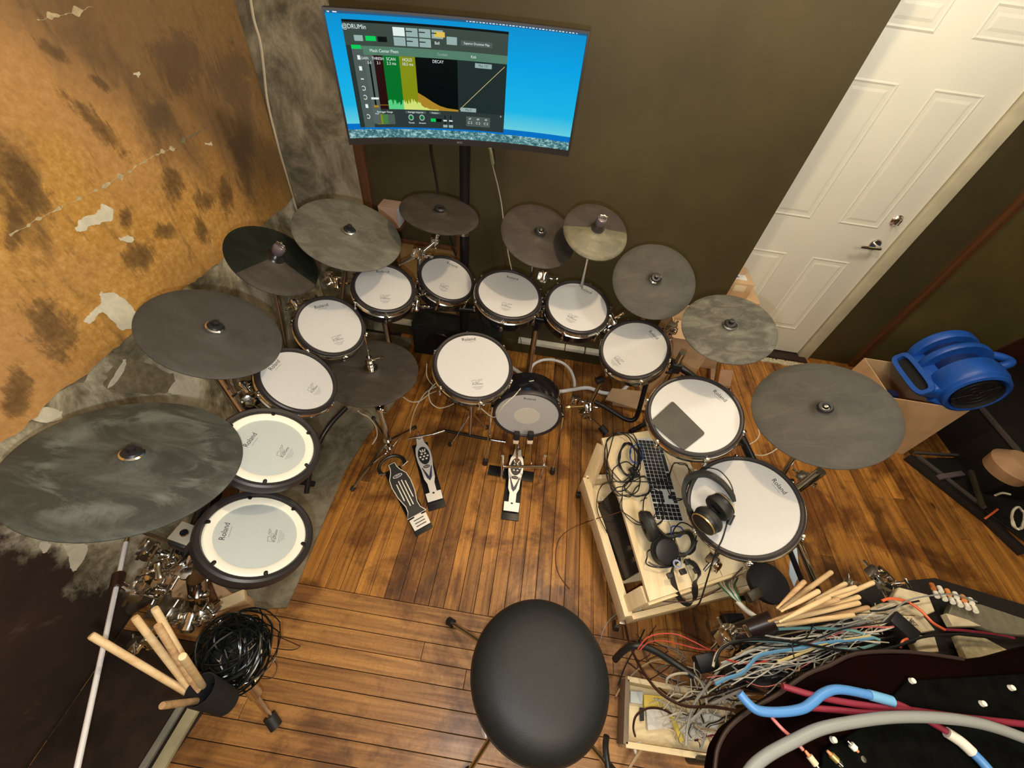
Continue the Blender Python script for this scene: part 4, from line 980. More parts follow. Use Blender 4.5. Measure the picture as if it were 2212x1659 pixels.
# pole with base behind it
pl = world_group('monitor_pole', (-.396, 1.86, 0), 'black vertical pole carrying the curved monitor', 'pole')
wt('pole_tube', [(-.396, 1.86, .02), (-.396, 1.86, 1.72)], .0235, blackm, pl, 16)
iv = pl.matrix_world.inverted(); box('base_plate', (0, 0, 0), (.30, .12, .012), blackm, pl, iv @ T(-.40, 1.825, .008), .003)
bm = a_box(bmesh.new(), (0, 0, 0), (.12, .012, .12), iv @ T(-.377, 1.722, 1.60), .003); a_box(bm, (0, 0, 0), (.04, .125, .05), iv @ T(-.386, 1.785, 1.60), .004); fin('mount_bracket', bm, blackm, pl)
lathe('pole_collar', [(.0236, -.01), (.028, -.008), (.028, .008), (.0236, .01)], chromed, pl, 20, iv @ T(-.396, 1.86, .95), closed=True)
cable('monitor_cable', [Yp(928, 305, 1.72), Yp(932, 340, 1.75), Yp(940, 380, 1.78), Yp(947, 425, 1.8), Yp(960, 480, 1.8), Yp(975, 530, 1.82), Yp(985, 552, 1.85)], .0045, blackp, 'black cable dropping from the monitor behind the dark cymbal')
cable('monitor_cable', [Yp(1058, 312, 1.72), Yp(1062, 332, 1.74), Yp(1065, 360, 1.9), Yp(1075, 400, 2.0), Yp(1083, 440, 2.05), Yp(1088, 480, 2.06), Yp(1100, 560, 2.06), Yp(1120, 640, 2.06)], .0032, cableW, 'pale thin cable dropping from the monitor past the right side')
o = tube('cable_plug', [Yp(1059, 318, 1.74), Yp(1064, 352, 1.85)], .008, mat('pale_green_plug', (.35, .42, .2), .5), None, 10); setp(o, 'pale green plug on the thin cable just below the monitor', 'plug')
# ================================================================== PINE CART, KEYBOARD, HEADPHONES
def W4(p, q): return (q-p)
TOPZ = .34
def quad_board(name, pxs, z, th, m, parent=None, inv=None, bevel=.002):
    P = [Z(a, b, z) for a, b in pxs]
    bm = bmesh.new(); inv = inv or I4
    a = [bm.verts.new(inv @ Vector((p.x, p.y, z))) for p in P]; b = [bm.verts.new(inv @ Vector((p.x, p.y, z-th))) for p in P]
    F = [bm.faces.new(a), bm.faces.new(b[::-1])] + [bm.faces.new((a[i], b[i], b[(i+1) % len(a)], a[(i+1) % len(a)])) for i in range(len(a))]
    bmesh.ops.recalc_face_normals(bm, faces=bm.faces)
    if bevel: bmesh.ops.bevel(bm, geom=bm.edges[:], offset=bevel, segments=1, affect='EDGES')
    return fin(name, bm, m, parent)
ct = world_group('wooden_cart', (.7, .8, 0), 'raw pine wheeled cart with two decks, standing under the big right-hand drums', 'cart'); ci = ct.matrix_world.inverted()
def beam(name, p, q, w_, h, m, parent, inv, up=(0, 0, 1)):
    p, q = Vector(p), Vector(q); mx = inv @ frame((p+q)/2, up, q-p); return box(name, (0, 0, 0), (w_, (q-p).length, h), m, parent, mx, .002)
# upper deck: two boards side by side along its length
A_, B_, C_, D_ = Z(1299, 946, TOPZ), Z(1450, 922, TOPZ), Z(1612, 1228, TOPZ), Z(1403, 1299, TOPZ)
def lerp2(u, v): return (A_.lerp(B_, u)).lerp(D_.lerp(C_, u), v)
for u0, u1 in ((0, .44), (.45, .74), (.75, 1.0)):
    bm = bmesh.new(); P = [lerp2(u0, 0), lerp2(u1, 0), lerp2(u1, 1), lerp2(u0, 1)]
    a = [bm.verts.new(ci @ p) for p in P]; b = [bm.verts.new(ci @ (p-Vector((0, 0, .018)))) for p in P]
    bm.faces.new(a); bm.faces.new(b[::-1]); [bm.faces.new((a[i], b[i], b[(i+1) % 4], a[(i+1) % 4])) for i in range(4)]
    bmesh.ops.recalc_face_normals(bm, faces=bm.faces); bmesh.ops.bevel(bm, geom=bm.edges[:], offset=.0015, segments=1, affect='EDGES')
    fin('board', bm, pine, ct)
for v in (.04, .96): beam('batten', lerp2(.02, v)-Vector((0, 0, .045)), lerp2(.98, v)-Vector((0, 0, .045)), .035, .052, pine_x, ct, ci)
beam('front_rail', lerp2(0, 1)-Vector((0, 0, .055)), lerp2(1, 1)-Vector((0, 0, .055)), .02, .072, pine_x, ct, ci)
L0, L1, L2, L3 = Z(1262, 1040, .165), Z(1352, 1336, .165), Z(1640, 1268, .165), Vector((.98, 1.18, .165))
beam('side_rail', L0, L1, .036, .085, pine, ct, ci); beam('front_rail', L1+Vector((.012, 0, 0)), L2, .022, .085, pine_x, ct, ci)
beam('side_rail', L2, L3, .036, .085, pine, ct, ci); beam('rear_rail', L0, L3, .022, .085, pine_x, ct, ci)
for t_ in (.10, .40, .72, .93): beam('lower_slat', L0.lerp(L1, t_)-Vector((0, 0, .02)), L3.lerp(L2, t_)-Vector((0, 0, .02)), .085, .016, pine_x, ct, ci)
for p, q in ((L0.lerp(L1, .06), lerp2(.03, .03)), (L0.lerp(L1, .93), lerp2(.03, .96)), (L3.lerp(L2, .06), lerp2(.97, .03)), (L3.lerp(L2, .93), lerp2(.97, .96))):
    bm = bmesh.new(); d = (q-p); mx = ci @ frame((p+q)/2-Vector((0, 0, .012)), d, L1-L0); a_box(bm, (0, 0, 0), (.032, .06, d.length-.03), mx, .002); fin('upright', bm, pine, ct)
for p in (L0, L1, L2, L3):
    wh = fin('caster', a_tube(bmesh.new(), [ci @ Vector((p.x-.009, p.y, .022)), ci @ Vector((p.x+.009, p.y, .022))], .021, 16), blackp, ct)
    box('caster_fork', (0, 0, 0), (.026, .022, .05), chromed, wh, ci @ T(p.x, p.y, .093-.0), .003)
# rack device lying between the decks
rd = world_group('rack_device', (.66, .80, .17), 'flat black rack device lying on the lower deck of the pine cart', 'device'); ri = rd.matrix_world.inverted()
P_ = [Z(1292, 1092, .215), Z(1325, 1058, .215), Z(1402, 1222, .215), Z(1352, 1250, .215)]
def block(pts, h): 
    bm = bmesh.new(); a = [bm.verts.new(ri @ p) for p in pts]; b = [bm.verts.new(ri @ (p-Vector((0, 0, h)))) for p in pts]
    bm.faces.new(a); bm.faces.new(b[::-1]); [bm.faces.new((a[i], b[i], b[(i+1) % 4], a[(i+1) % 4])) for i in range(4)]; bmesh.ops.recalc_face_normals(bm, faces=bm.faces)
    bmesh.ops.bevel(bm, geom=bm.edges[:], offset=.003, segments=2, affect='EDGES'); return bm
fin('casing', block(P_, .042), mat('dark_brown_black_casing', (.026, .018, .012), .45, .2, .3, 20), rd)
bm = bmesh.new()
for i in range(14):
    t_ = .08+.035*i; p = P_[0].lerp(P_[3], t_).lerp(P_[1].lerp(P_[2], t_), .5); a_box(bm, ri @ p, (.045, .004, .004))
fin('vent_ribs', bm, blackp, rd)
for t_ in (.72, .86): 
    p = P_[0].lerp(P_[3], t_).lerp(P_[1].lerp(P_[2], t_), .55); lathe('knob', [(0, .014), (.010, .013), (.012, 0)], chromed, rd, 16, ri @ Matrix.Translation(p))
# keyboard
a, b = Z(1418, 1123, TOPZ+.012), Z(1376, 943, TOPZ+.012); c = Z(1487, 1140, TOPZ+.012)
yv = (b-a).normalized(); o_ = a.copy(); xv = (c-a) - yv*(c-a).dot(yv); xv.normalize()
kmx_ = Matrix(((xv.x, yv.x, 0, o_.x), (xv.y, yv.y, 0, o_.y), (0, 0, 1, TOPZ+.005), (0, 0, 0, 1)))
kb = empty('keyboard', kmx_, 'white full-size keyboard with black keys on the pine cart', 'keyboard')
KW, KL = .122, .425
kt = box('tray', (KW/2, KL/2, 0), (KW, KL, .007), mat('silver_white_tray', (.80, .79, .74), .4), kb, I4, .002)
keym = mat('black_key', (.012, .012, .014), .45); unitk = {}
def key(x, y, wx, wy):
    k_ = (round(wx, 4), round(wy, 4))
    if k_ not in unitk:
        bm = a_box(bmesh.new(), (0, 0, 0), (wx, wy, .003), I4, .0008); me = bpy.data.meshes.new('key'); bm.to_mesh(me); bm.free(); me.materials.append(keym); unitk[k_] = me
    link('key', unitk[k_], kb, T(x, y, .0045))
# y runs from the number block (near) to the letter block (far), x runs from the top row to the bottom row
rows = 6; rx = [.010+.0195*i for i in range(rows)]
for i, x_ in enumerate(rx):
    for j in range(4):
        if i == 0 or True:
            if j == 3 and i in (3, 5): pass
            key(x_+.002, .012+.0188*j, .0165, .0160)
    for j in range(3):
        if (i == 3) or (i == 4 and j != 1): continue
        key(x_+.002, .092+.0188*j, .0165, .0160)
    if i < 5:
        for j in range(14): key(x_+.002, .158+.0188*j, .0165, .0160)
    else:
        for (y_, l_) in ((.160, .018), (.180, .018), (.200, .018), (.222, .022), (.290, .095), (.352, .022), (.375, .018), (.398, .018)): key(x_+.002, y_, .0165, l_)
# square mat on T12
def onpl(k, px, py, h=0.):
    d = DR_[k]; c = Vector(d[1:4]); n = Vector(d[4:7]); c = c+n*h; r_ = ray(px, py); t_ = (c-CAM).dot(n)/r_.dot(n); return CAM + r_*t_
P_ = [onpl('T12', *q, .010) for q in ((1404, 911), (1453, 866), (1524, 936), (1477, 973))]
n12 = Vector(DR_['T12'][4:7]); bm = bmesh.new(); ctr = sum(P_, Vector())/4
P2 = []
for i in range(4):
    p0, p, p1 = P_[i-1], P_[i], P_[(i+1) % 4]
    for k in range(4): 
        s = k/3; P2.append((p + (p0-p).normalized()*.010*(1-s)**2 + (p1-p).normalized()*.010*s**2))
a = [bm.verts.new(p) for p in P2]; b = [bm.verts.new(p-n12*.003) for p in P2]
bm.faces.new(a); bm.faces.new(b[::-1]); [bm.faces.new((a[i], b[i], b[(i+1) % len(a)], a[(i+1) % len(a)])) for i in range(len(a))]; bmesh.ops.recalc_face_normals(bm, faces=bm.faces)
setp(fin('mouse_mat', bm, mat('dark_grey_mat', (.052, .050, .038), .6, 0, .2, 15)), 'dark grey square mat lying on a white drum head', 'mat')
# headphones
gold = mat('gold_ring', (.85, .62, .22), .3, .8); lea = mat('soft_black_pad', (.016, .017, .014), .6, 0, .3, 30, .3, 60)
def strap(name, pts, wdir, wv, th, m, parent=None, seg=5):
    P = spline(pts, seg); bm = bmesh.new(); rows = []
    for i, p in enumerate(P):
        t_ = (P[min(i+1, len(P)-1)]-P[max(i-1, 0)]).normalized(); s = Vector(wdir); s = (s-t_*s.dot(t_)).normalized(); u_ = t_.cross(s).normalized()
        rows.append([bm.verts.new(p+s*wv/2+u_*th/2), bm.verts.new(p-s*wv/2+u_*th/2), bm.verts.new(p-s*wv/2-u_*th/2), bm.verts.new(p+s*wv/2-u_*th/2)])
    for a, b in zip(rows, rows[1:]):
        for k in range(4): bm.faces.new((a[k], a[(k+1) % 4], b[(k+1) % 4], b[k]))
    bm.faces.new(rows[0]); bm.faces.new(rows[-1][::-1]); bmesh.ops.recalc_face_normals(bm, faces=bm.faces)
    return fin(name, bm, m, parent)
def cup(parent, c, ax, r=.043, th=.046, ring=True):
    mx = frame(c, ax)
    lathe('ear_cup', [(0, th/2), (r*.55, th/2), (r*.82, th*.42), (r*.93, th*.18), (r*.93, 0)], blackp, parent, 32, mx)
    lathe('ear_cushion', [(r*.45, -th*.45), (r*.7, -th/2), (r*.95, -th*.42), (r*1.02, -th*.2), (r*.95, .002), (r*.45, .0)], lea, parent, 32, mx, closed=True)
    lathe('inner_cloth', [(0, -th*.3), (r*.5, -th*.3)], blackm, parent, 24, mx)
    if ring: lathe('gold_trim', [(r*.80, th*.40), (r*.85, th*.44), (r*.90, th*.36)], gold, parent, 32, mx, closed=True)
n13 = Vector(DR_['T13'][4:7])
hp = empty('headphones', I4, 'black headphones with gold rims lying on the biggest mesh drum', 'headphones')
arc = [onpl('T13', *q, h) for q, h in (((1496, 1110), .045), ((1481, 1085), .03), ((1478, 1055), .025), ((1492, 1030), .03), ((1525, 1024), .035), ((1556, 1040), .035), ((1576, 1062), .035), ((1585, 1078), .04))]
strap('headband', arc, n13, .044, .014, lea, hp)
fin('spring_wire', a_tube(bmesh.new(), [onpl('T13', *q, .05) for q in ((1500, 1025), (1520, 1012), (1550, 1015), (1572, 1035), (1583, 1058), (1583, 1075))], .002, 6, 5), blackm, hp)
c1 = onpl('T13', 1556, 1094, .050); c2 = onpl('T13', 1526, 1126, .055)
cup(hp, c1, (c1-c2).normalized()*1.0 + Vector((.25, 0, -.1)), .050, .050); cup(hp, c2, (c2-c1).normalized() + Vector((-.1, 0, .25)), .052, .050)
yk = onpl('T13', 1573, 1132, .03); fin('cable_socket', a_tube(bmesh.new(), [yk, onpl('T13', 1583, 1112, .03)], .009, 10), blackp, hp)
cable('headphone_cable', [onpl('T13', 1571, 1128, .03), onpl('T13', 1560, 1165, .04), onpl('T13', 1545, 1195, .04), Z(1528, 1250, .44), Z(1512, 1300, .34), Z(1500, 1312, .25)], .0028, blackp, 'thin black cable hanging from the headphones on the biggest drum')
hp2 = empty('headphones', I4, 'matt black headphones lying on the pine cart left of the white keyboard foot', 'headphones')
q1, q2 = Z(1402, 1135, TOPZ+.07), Z(1437, 1190, TOPZ+.05)
cup(hp2, q1, (1, .35, .35), .062, .05, False); cup(hp2, q2, (.15, -.5, 1), .058, .040, False)
strap('headband', [q1+Vector((0, .03, 0)), Z(1440, 1160, TOPZ+.10), Z(1485, 1150, TOPZ+.10), Z(1497, 1175, TOPZ+.08), Z(1480, 1198, TOPZ+.05), Z(1450, 1200, TOPZ+.04)], (0, 0, 1), .020, .008, lea, hp2)
sb = empty('headlamp_strap', I4, 'black elastic strap with buckle drooping over the front of the pine cart', 'strap')
strap('webbing', [Z(*q) for q in ((1460, 1212, .38), (1452, 1235, .38), (1458, 1270, .34), (1470, 1295, .30), (1488, 1306, .28), (1500, 1290, .30), (1502, 1260, .36), (1510, 1240, .38), (1498, 1218, .39), (1478, 1212, .39))], (0, .3, 1), .022, .005, lea, sb)
for q in ((1448, 1243, .385), (1475, 1235, .39), (1505, 1232, .39), (1486, 1214, .40)): box('buckle', (0, 0, 0), (.026, .020, .012), blackp, sb, Matrix.Translation(Z(*q)) @ RZ(.4), .003)
lathe('lamp_ring', [(.010, 0), (.014, .003), (.017, 0), (.014, -.003)], mat('blue_white_ring', (.35, .42, .6), .4), sb, 24, Matrix.Translation(Z(1463, 1218, .40)), closed=True)
# cable coils on the cart
ck = blackp; blu = mat('blue_cable', (.03, .10, .42), .4); lbl = mat('light_blue_cable', (.16, .40, .66), .4)
def loop(name, px, py, rx_, ry_, z, m, r, label, turns=1.4, seed=0, grp=None):
    rr = random.Random(seed); pts = []
    for i in range(int(turns*12)):
        a = 2*math.pi*i/12 + rr.random()*.2; k = 1+.13*rr.uniform(-1, 1)
        pts.append(Z(px+rx_*math.cos(a)*k, py+ry_*math.sin(a)*k, z+rr.random()*.02))
    o = tube(name, pts, r, m, None, 6, 4); return setp(o, label, 'cable', grp)
gc = 'looped cables on the pine cart'
loop('looped_cable', 1345, 985, 38, 52, TOPZ+.008, ck, .0026, 'widest thin black cable loop at the far end of the pine cart', 2.4, 1, gc)
loop('looped_cable', 1358, 992, 20, 34, TOPZ+.010, ck, .0042, 'thick black cable loop beside the letter keys of the keyboard', 2.1, 2, gc)
loop('looped_cable', 1375, 980, 14, 20, TOPZ+.012, blu, .0022, 'blue cable loop beside the letter keys of the keyboard', 1.8, 3, gc)
loop('looped_cable', 1385, 1080, 45, 50, TOPZ+.008, ck, .0020, 'thin black loop around the headphone cup on the pine cart', 1.6, 4, gc)
loop('looped_cable', 1460, 1175, 38, 26, TOPZ+.012, ck, .0042, 'thick black loop in front of the keyboard foot', 1.6, 5, gc)
loop('looped_cable', 1462, 1148, 14, 12, TOPZ+.010, blu, .0024, 'small blue loop in front of the keyboard foot', 1.3, 6, gc)
loop('looped_cable', 1468, 1040, 26, 42, TOPZ+.02, ck, .0022, 'black loops between keyboard and biggest drum', 2.2, 8, gc)
for i, (a_, b_, w_, h_, l_) in enumerate(((1350, 1035, 30, 40, 'black loop spilling over the far left edge of the cart board'), (1378, 1050, 28, 22, 'flat black loop left of the keyboard middle'), (1410, 1100, 24, 40, 'black loop running under the left headphone cup'), (1430, 1205, 36, 22, 'black loop in front of the lower headphone cup'), (1480, 1165, 26, 34, 'black loop right of the lower headphone cup'), (1340, 1000, 30, 60, 'long narrow black loop along the left board edge'))):
    loop('looped_cable', a_, b_, w_, h_, TOPZ+.009+.003*i, ck, .0026, l_, 1.5, 40+i, gc)
box_o = tube('power_adapter', [Z(1362, 1012, TOPZ+.02), Z(1376, 1030, TOPZ+.02)], .014, blackp, None, 10); setp(box_o, 'small black adapter among the cable loops on the cart', 'adapter')
cable('floor_cable', [Z(1440, 1040, TOPZ+.01), Z(1395, 1041, TOPZ+.012), Z(1340, 1040, TOPZ+.01), Z(1303, 1046, .30), Z(1290, 1075, .24), Z(1292, 1110, .225), Z(1312, 1152, .225)], .0022, ck, 'thin black cable running over the left edge of the cart onto the rack device')
cable('floor_cable', [Z(1398, 1075, TOPZ+.01), Z(1340, 1105, .30), Z(1290, 1120, .215), Z(1262, 1130, .05), Z(1232, 1143, .004), Z(1208, 1165, .004), Z(1200, 1205, .004), Z(1208, 1242, .004), Z(1230, 1272, .004)], .0020, mat('brown_cable', (.10, .035, .015), .5), 'thin brown cable leaving the cart and curving over the floorboards')
cable('floor_cable', [Z(1605, 1225, .36), Z(1560, 1268, .30), Z(1500, 1297, .33), Z(1450, 1300, .31), Z(1412, 1302, .26), Z(1370, 1332, .05)], .0024, mat('violet_brown_cable', (.07, .03, .04), .5), 'dark cable draped along the front board of the pine cart')
cable('floor_cable', [Z(1340, 1320, .02), Z(1318, 1338, .004), Z(1303, 1362, .004), Z(1295, 1390, .004)], .0018, mat('grey_thin_cable', (.35, .35, .33), .4), 'thin grey cable between stool and pine cart corner')

# ================================================================== RIGHT: HEAP
bt_ = world_group('low_bench', (1.25, .5, 0), 'low dark bench buried under cables and circuit boards at lower right', 'bench')
bi = bt_.matrix_world.inverted()
dkb = mat('dark_bench_top', (.010, .007, .005), .6, 0, .4, 20)
quad_board('bench_top', [(1600, 1395), (1720, 1330), (1880, 1262), (2020, 1248), (2260, 1320), (2400, 1420), (1900, 1475), (1650, 1500), (1560, 1470)], .335, .03, dkb, bt_, bi)
for px_, py_ in ((1640, 1430), (2010, 1280), (2180, 1380), (1800, 1480)):
    p = Z(px_, py_, .32); wt('leg', [p, Vector((p.x, p.y, .003))], .018, blackm, bt_, 10)
creamb = mat('cream_board', (.66, .56, .36), .55, 0, .18, 22)
greyb = mat('grey_circuit_box', (.16, .145, .10), .6, 0, .2, 40)
brd = [([(1942, 1268), (2006, 1284), (2021, 1321), (1990, 1334), (1928, 1294)], .405, creamb, 'cream wooden block board below the big chrome clamp'),
 ([(1850, 1330), (1905, 1302), (1955, 1300), (1995, 1330), (2022, 1362), (1975, 1370), (1925, 1356), (1868, 1352)], .385, creamb, 'irregular cream board with dark scribble beside the drumstick butts'),
 ([(2044, 1324), (2092, 1338), (2122, 1352), (2060, 1353)], .400, creamb, 'small cream board under the row of plugs'),
 ([(1963, 1371), (2020, 1374), (2030, 1409), (1985, 1410)], .390, creamb, 'square cream board nearest the dark maroon case'),
 ([(2068, 1372), (2130, 1378), (2180, 1405), (2182, 1413), (2090, 1423)], .392, mat('sand_board', (.42, .36, .21), .7, 0, .25, 40), 'sandy board at the right end of the bench'),
 ([(2060, 1300), (2120, 1305), (2240, 1345), (2240, 1375), (2150, 1368), (2050, 1325)], .395, greyb, 'dark grey-brown box lid at the right edge of the bench'),
 ([(1790, 1432), (1822, 1412), (1830, 1440), (1800, 1452)], .37, creamb, 'small cream board half under the maroon case'),
 ([(1680, 1478), (1740, 1462), (1775, 1462), (1720, 1490)], .38, creamb, 'comb-like cream strip left of the maroon case')]
for pxs, z, m, l in brd: setp(quad_board('module_board', pxs, z, .030, m, None, None, .003), l, 'board')
rr = random.Random(9)
for i in range(13):
    px_ = 2012+8.5*(i % 12)*.98; py_ = 1262+3.2*(i % 12) + (14 if i % 2 else 0)
    o = tube('plug', [Z(px_, py_, .415), Z(px_+5, py_+10, .425)], .0085, (padhoop if i % 4 else mat('orange_plug', (.75, .28, .08), .5)), None, 10)
    setp(o, ('orange' if i % 4 == 0 else 'cream') + ' plug in the ' + ('front' if i % 2 else 'back') + ' row on the bench, ' + ['first', 'second', 'third', 'fourth', 'fifth', 'sixth', 'last'][i//2] + ' from the left', 'plug', 'row of plugs on the bench')
# scribble on the board
bm = bmesh.new(); p = Z(1972, 1343, .3865)
pp = [(p.x+.018*rr.uniform(-1, 1), p.y+.014*rr.uniform(-1, 1), .3862) for _ in range(16)]
sc_o = setp(fin('ink_mark', a_tube(bm, pp, .0006, 4, 3), printm), 'dark scribbled ink mark on the irregular cream board', 'mark')
# drumsticks fan
def stick(p, q, m, label, grp, r=.0078, parent=None):
    d = (q-p); L = .40 if d.length > .2 else d.length; mx = frame(p, d)   # tip at origin, local z to the butt
    L = d.length
    g = prof = [(0, 0), (.003, .0008), (.0045, .005), (.0042, .010), (.0034, .014), (.0045, .028), (r*.9, .075), (r, .11), (r, L-.006), (r*.85, L-.001), (0, L)]
    o = lathe('drumstick', prof, m, None, 14); o.matrix_world = mx; return setp(o, label, 'drumstick', grp)
FS = [((1677, 1315), (1739, 1255), .52), ((1682, 1318), (1797, 1235), .50), ((1686, 1321), (1770, 1276), .53), ((1708, 1328), (1828, 1260), .49), ((1658, 1343), (1812, 1295), .50), ((1727, 1328), (1887, 1258), .47),
      ((1659, 1347), (1857, 1302), .48), ((1662, 1353), (1845, 1328), .47), ((1695, 1354), (1877, 1312), .46), ((1700, 1336), (1857, 1289), .47), ((1682, 1344), (1792, 1289), .53), ((1760, 1296), (1850, 1268), .52)]
FL_ = ['leftmost and steepest drumstick of the fan, shorter than its neighbour', 'long drumstick rising highest at the top left of the fan', 'drumstick lying just below the highest one in the fan', 'fourth drumstick from the top of the fan', 'drumstick across the middle of the fan with its butt near the bright clamp', 'drumstick reaching back to the big chrome clamp', 'long pale drumstick third from the bottom of the fan', 'bottommost pale drumstick of the fan, nearest the teal cables', 'drumstick second from the bottom of the fan, reaching furthest right', 'drumstick half hidden below the one that reaches the big clamp', 'short drumstick lying on top in the middle of the fan', 'short stub of a drumstick in the upper middle of the fan']
for i, (a, b, z) in enumerate(FS):
    stick(Z(*a, z), Z(*b, z+.035), hickory if i % 4 else hickory_used, FL_[i], 'fanned drumsticks at right', .0082)
o = tube('stick_holder', [Z(1545, 1385, .36), Z(1670, 1340, .48)], .030, mat('dark_brown_tube', (.022, .012, .010), .35, .2), None, 20); setp(o, 'dark tube holding the tips of the fanned drumsticks', 'tube')
# black round things next to the biggest drum
blk = mat('matt_black_fabric', (.006, .005, .006), .85)
o = lathe('round_bag', [(0, .02), (.05, .018), (.075, .0), (.07, -.03), (0, -.04)], blk, None, 32, Matrix.Translation(Z(1662, 1258, .42))); setp(o, 'matt black round pouch below the biggest mesh drum', 'pouch')
o = box('olive_bracket', (0, 0, 0), (.06, .035, .03), mat('olive_dark_metal', (.05, .04, .025), .4, .5), None, Matrix.Translation(Z(1628, 1285, .42)) @ RZ(.5), .006); setp(o, 'dark olive bracket left of the black pouch', 'bracket')
o = quad_board('white_cloth', [(1708, 1188), (1722, 1182), (1728, 1240), (1716, 1268), (1705, 1240)], .30, .004, mat('blue_white_cloth', (.55, .66, .75), .7)); setp(o, 'pale blue-white cloth scrap hanging below the biggest drum', 'cloth')
sn_ = empty('cable_snake', I4, 'fat white cable snake splitting into green and white strands', 'cable')
wsn = mat('white_snake', (.74, .70, .60), .45); grn = mat('green_strand', (.02, .20, .10), .45)
fin('sheath', a_tube(bmesh.new(), [Z(1592, 1298, .36), Z(1612, 1318, .36), Z(1634, 1334, .36)], .010, 10, 4), wsn, sn_)
for i in range(7):
    fin('strand', a_tube(bmesh.new(), [Z(1596+i, 1302, .362), Z(1575+3*i, 1284, .37+.004*i), Z(1556+5*i, 1266, .33), Z(1545+8*i, 1250, .24)], .0032, 6, 4), wsn if i % 3 else grn, sn_)
# open pine tray near the stool
ty = world_group('pine_tray', (.72, .17, 0), 'open shallow pine tray with yellow and white parts beside the stool', 'tray'); ti = ty.matrix_world.inverted()
TP = [Z(1356, 1466, .09), Z(1625, 1518, .09), Z(1560, 1640, .09), Z(1352, 1608, .09)]
bm = bmesh.new(); cpt = [ti @ Vector((p.x, p.y, .012)) for p in TP]; a = [bm.verts.new(p) for p in cpt]; b = [bm.verts.new(p-Vector((0, 0, .010))) for p in cpt]; bm.faces.new(a); bm.faces.new(b); [bm.faces.new((a[i], b[i], b[(i+1) % 4], a[(i+1) % 4])) for i in range(4)]; bmesh.ops.recalc_face_normals(bm, faces=bm.faces)
fin('tray_base', bm, pine_x, ty)
for i in range(4):
    p, q = TP[i], TP[(i+1) % 4]; p = Vector((p.x, p.y, .048)); q = Vector((q.x, q.y, .048)); beam('tray_side', p, q, .018, .084, pine_x if i % 2 == 0 else mat('grey_brown_side', (.22, .17, .11), .6), ty, ti)
yel = mat('yellow_plastic', (.78, .62, .12), .5)
for pxs, z, th, m, l in (([(1362, 1492), (1390, 1494), (1388, 1522), (1362, 1518)], .032, .016, mat('pale_blue_plate', (.60, .66, .66), .5), 'pale blue-white plate in the left corner of the pine tray'),
    ([(1391, 1500), (1436, 1504), (1432, 1528), (1392, 1532)], .036, .020, yel, 'flat yellow block in the pine tray'),
    ([(1396, 1532), (1458, 1532), (1455, 1572), (1400, 1578)], .034, .018, whitep, 'white plate in the middle of the pine tray'),
    ([(1383, 1528), (1391, 1530), (1392, 1557), (1384, 1558)], .030, .014, blackp, 'small upright black bar in the pine tray'),
    ([(1445, 1540), (1452, 1538), (1480, 1602), (1470, 1606)], .060, .014, yel, 'yellow strap across the pine tray'),
    ([(1470, 1545), (1560, 1540), (1545, 1595), (1480, 1600)], .028, .012, whitep, 'white perforated plate at the right of the pine tray')):
    setp(quad_board('tray_part', pxs, z, th, m, None, None, .0015), l, 'part')
# maroon padded case in the near right corner
mp = [(1540, 1720), (1545, 1650), (1552, 1612), (1575, 1572), (1620, 1535), (1680, 1500), (1740, 1458), (1790, 1438), (1850, 1412), (1960, 1408), (2080, 1424), (2150, 1415), (2240, 1390), (2420, 1440), (2400, 1800)]
mcase = world_group('maroon_case', (1.1, .1, 0), 'dark maroon leather-covered case with rounded corner filling the near right corner', 'case'); mi = mcase.matrix_world.inverted()
quad_board('case_body', mp, .74, .06, maroonw, mcase, mi, .006)
fin('edge_piping', a_tube(bmesh.new(), [mi @ Z(a, b, .742) for a, b in mp[:11]], .005, 8, 3), mat('worn_maroon_edge', (.022, .008, .005), .6), mcase)
for px_, py_ in ((1720, 1660), (2150, 1600), (2250, 1720)):
    p = Z(px_, py_, .64); wt('leg', [p, Vector((p.x, p.y, .004))], .014, blackm, mcase, 10)
blkpan = quad_board('control_panel', [(1960, 1470), (2300, 1450), (2300, 1780), (1760, 1780), (1780, 1620), (1880, 1560)], .752, .010, mat('black_green_panel', (.0025, .003, .0025), .8, 0, .5, 25, spec=.04), mcase, mi, .002)
rr = random.Random(4)
for i, (px_, py_) in enumerate(((1968, 1471), (2182, 1486), (2120, 1520), (1798, 1598), (1860, 1640), (2150, 1560), (1810, 1650))):
    lathe('knob', [(0, .010), (.006, .009), (.007, 0)], padhoop if i < 4 else chromed, mcase, 14, mi @ Matrix.Translation(Z(px_, py_, .752)))
def jack(name, a, b, z, m1, label):
    g = empty(name, I4, label, 'plug'); p, q = Z(*a, z), Z(*b, z)
    fin('plug_body', a_tube(bmesh.new(), [p, p.lerp(q, .55)], .0075, 12), m1, g); fin('plug_tip', a_tube(bmesh.new(), [p.lerp(q, .55), q], .0035, 10), chrome, g)
    fin('strain_relief', a_tube(bmesh.new(), [p, p+(p-q)*.35], .0045, 10, 0, True, .003), mat('orange_relief', (.70, .26, .12), .5), g)
jack('jack_plug', (1748, 1633), (1775, 1668), .775, creamb, 'cream and orange jack plug on the maroon case by the lower frame edge')
jack('jack_plug', (1795, 1630), (1820, 1655), .770, gold, 'small gold jack plug on the maroon case')
jack('jack_plug', (1848, 1618), (1830, 1600), .770, padhoop, 'short white plug tip on the maroon case')

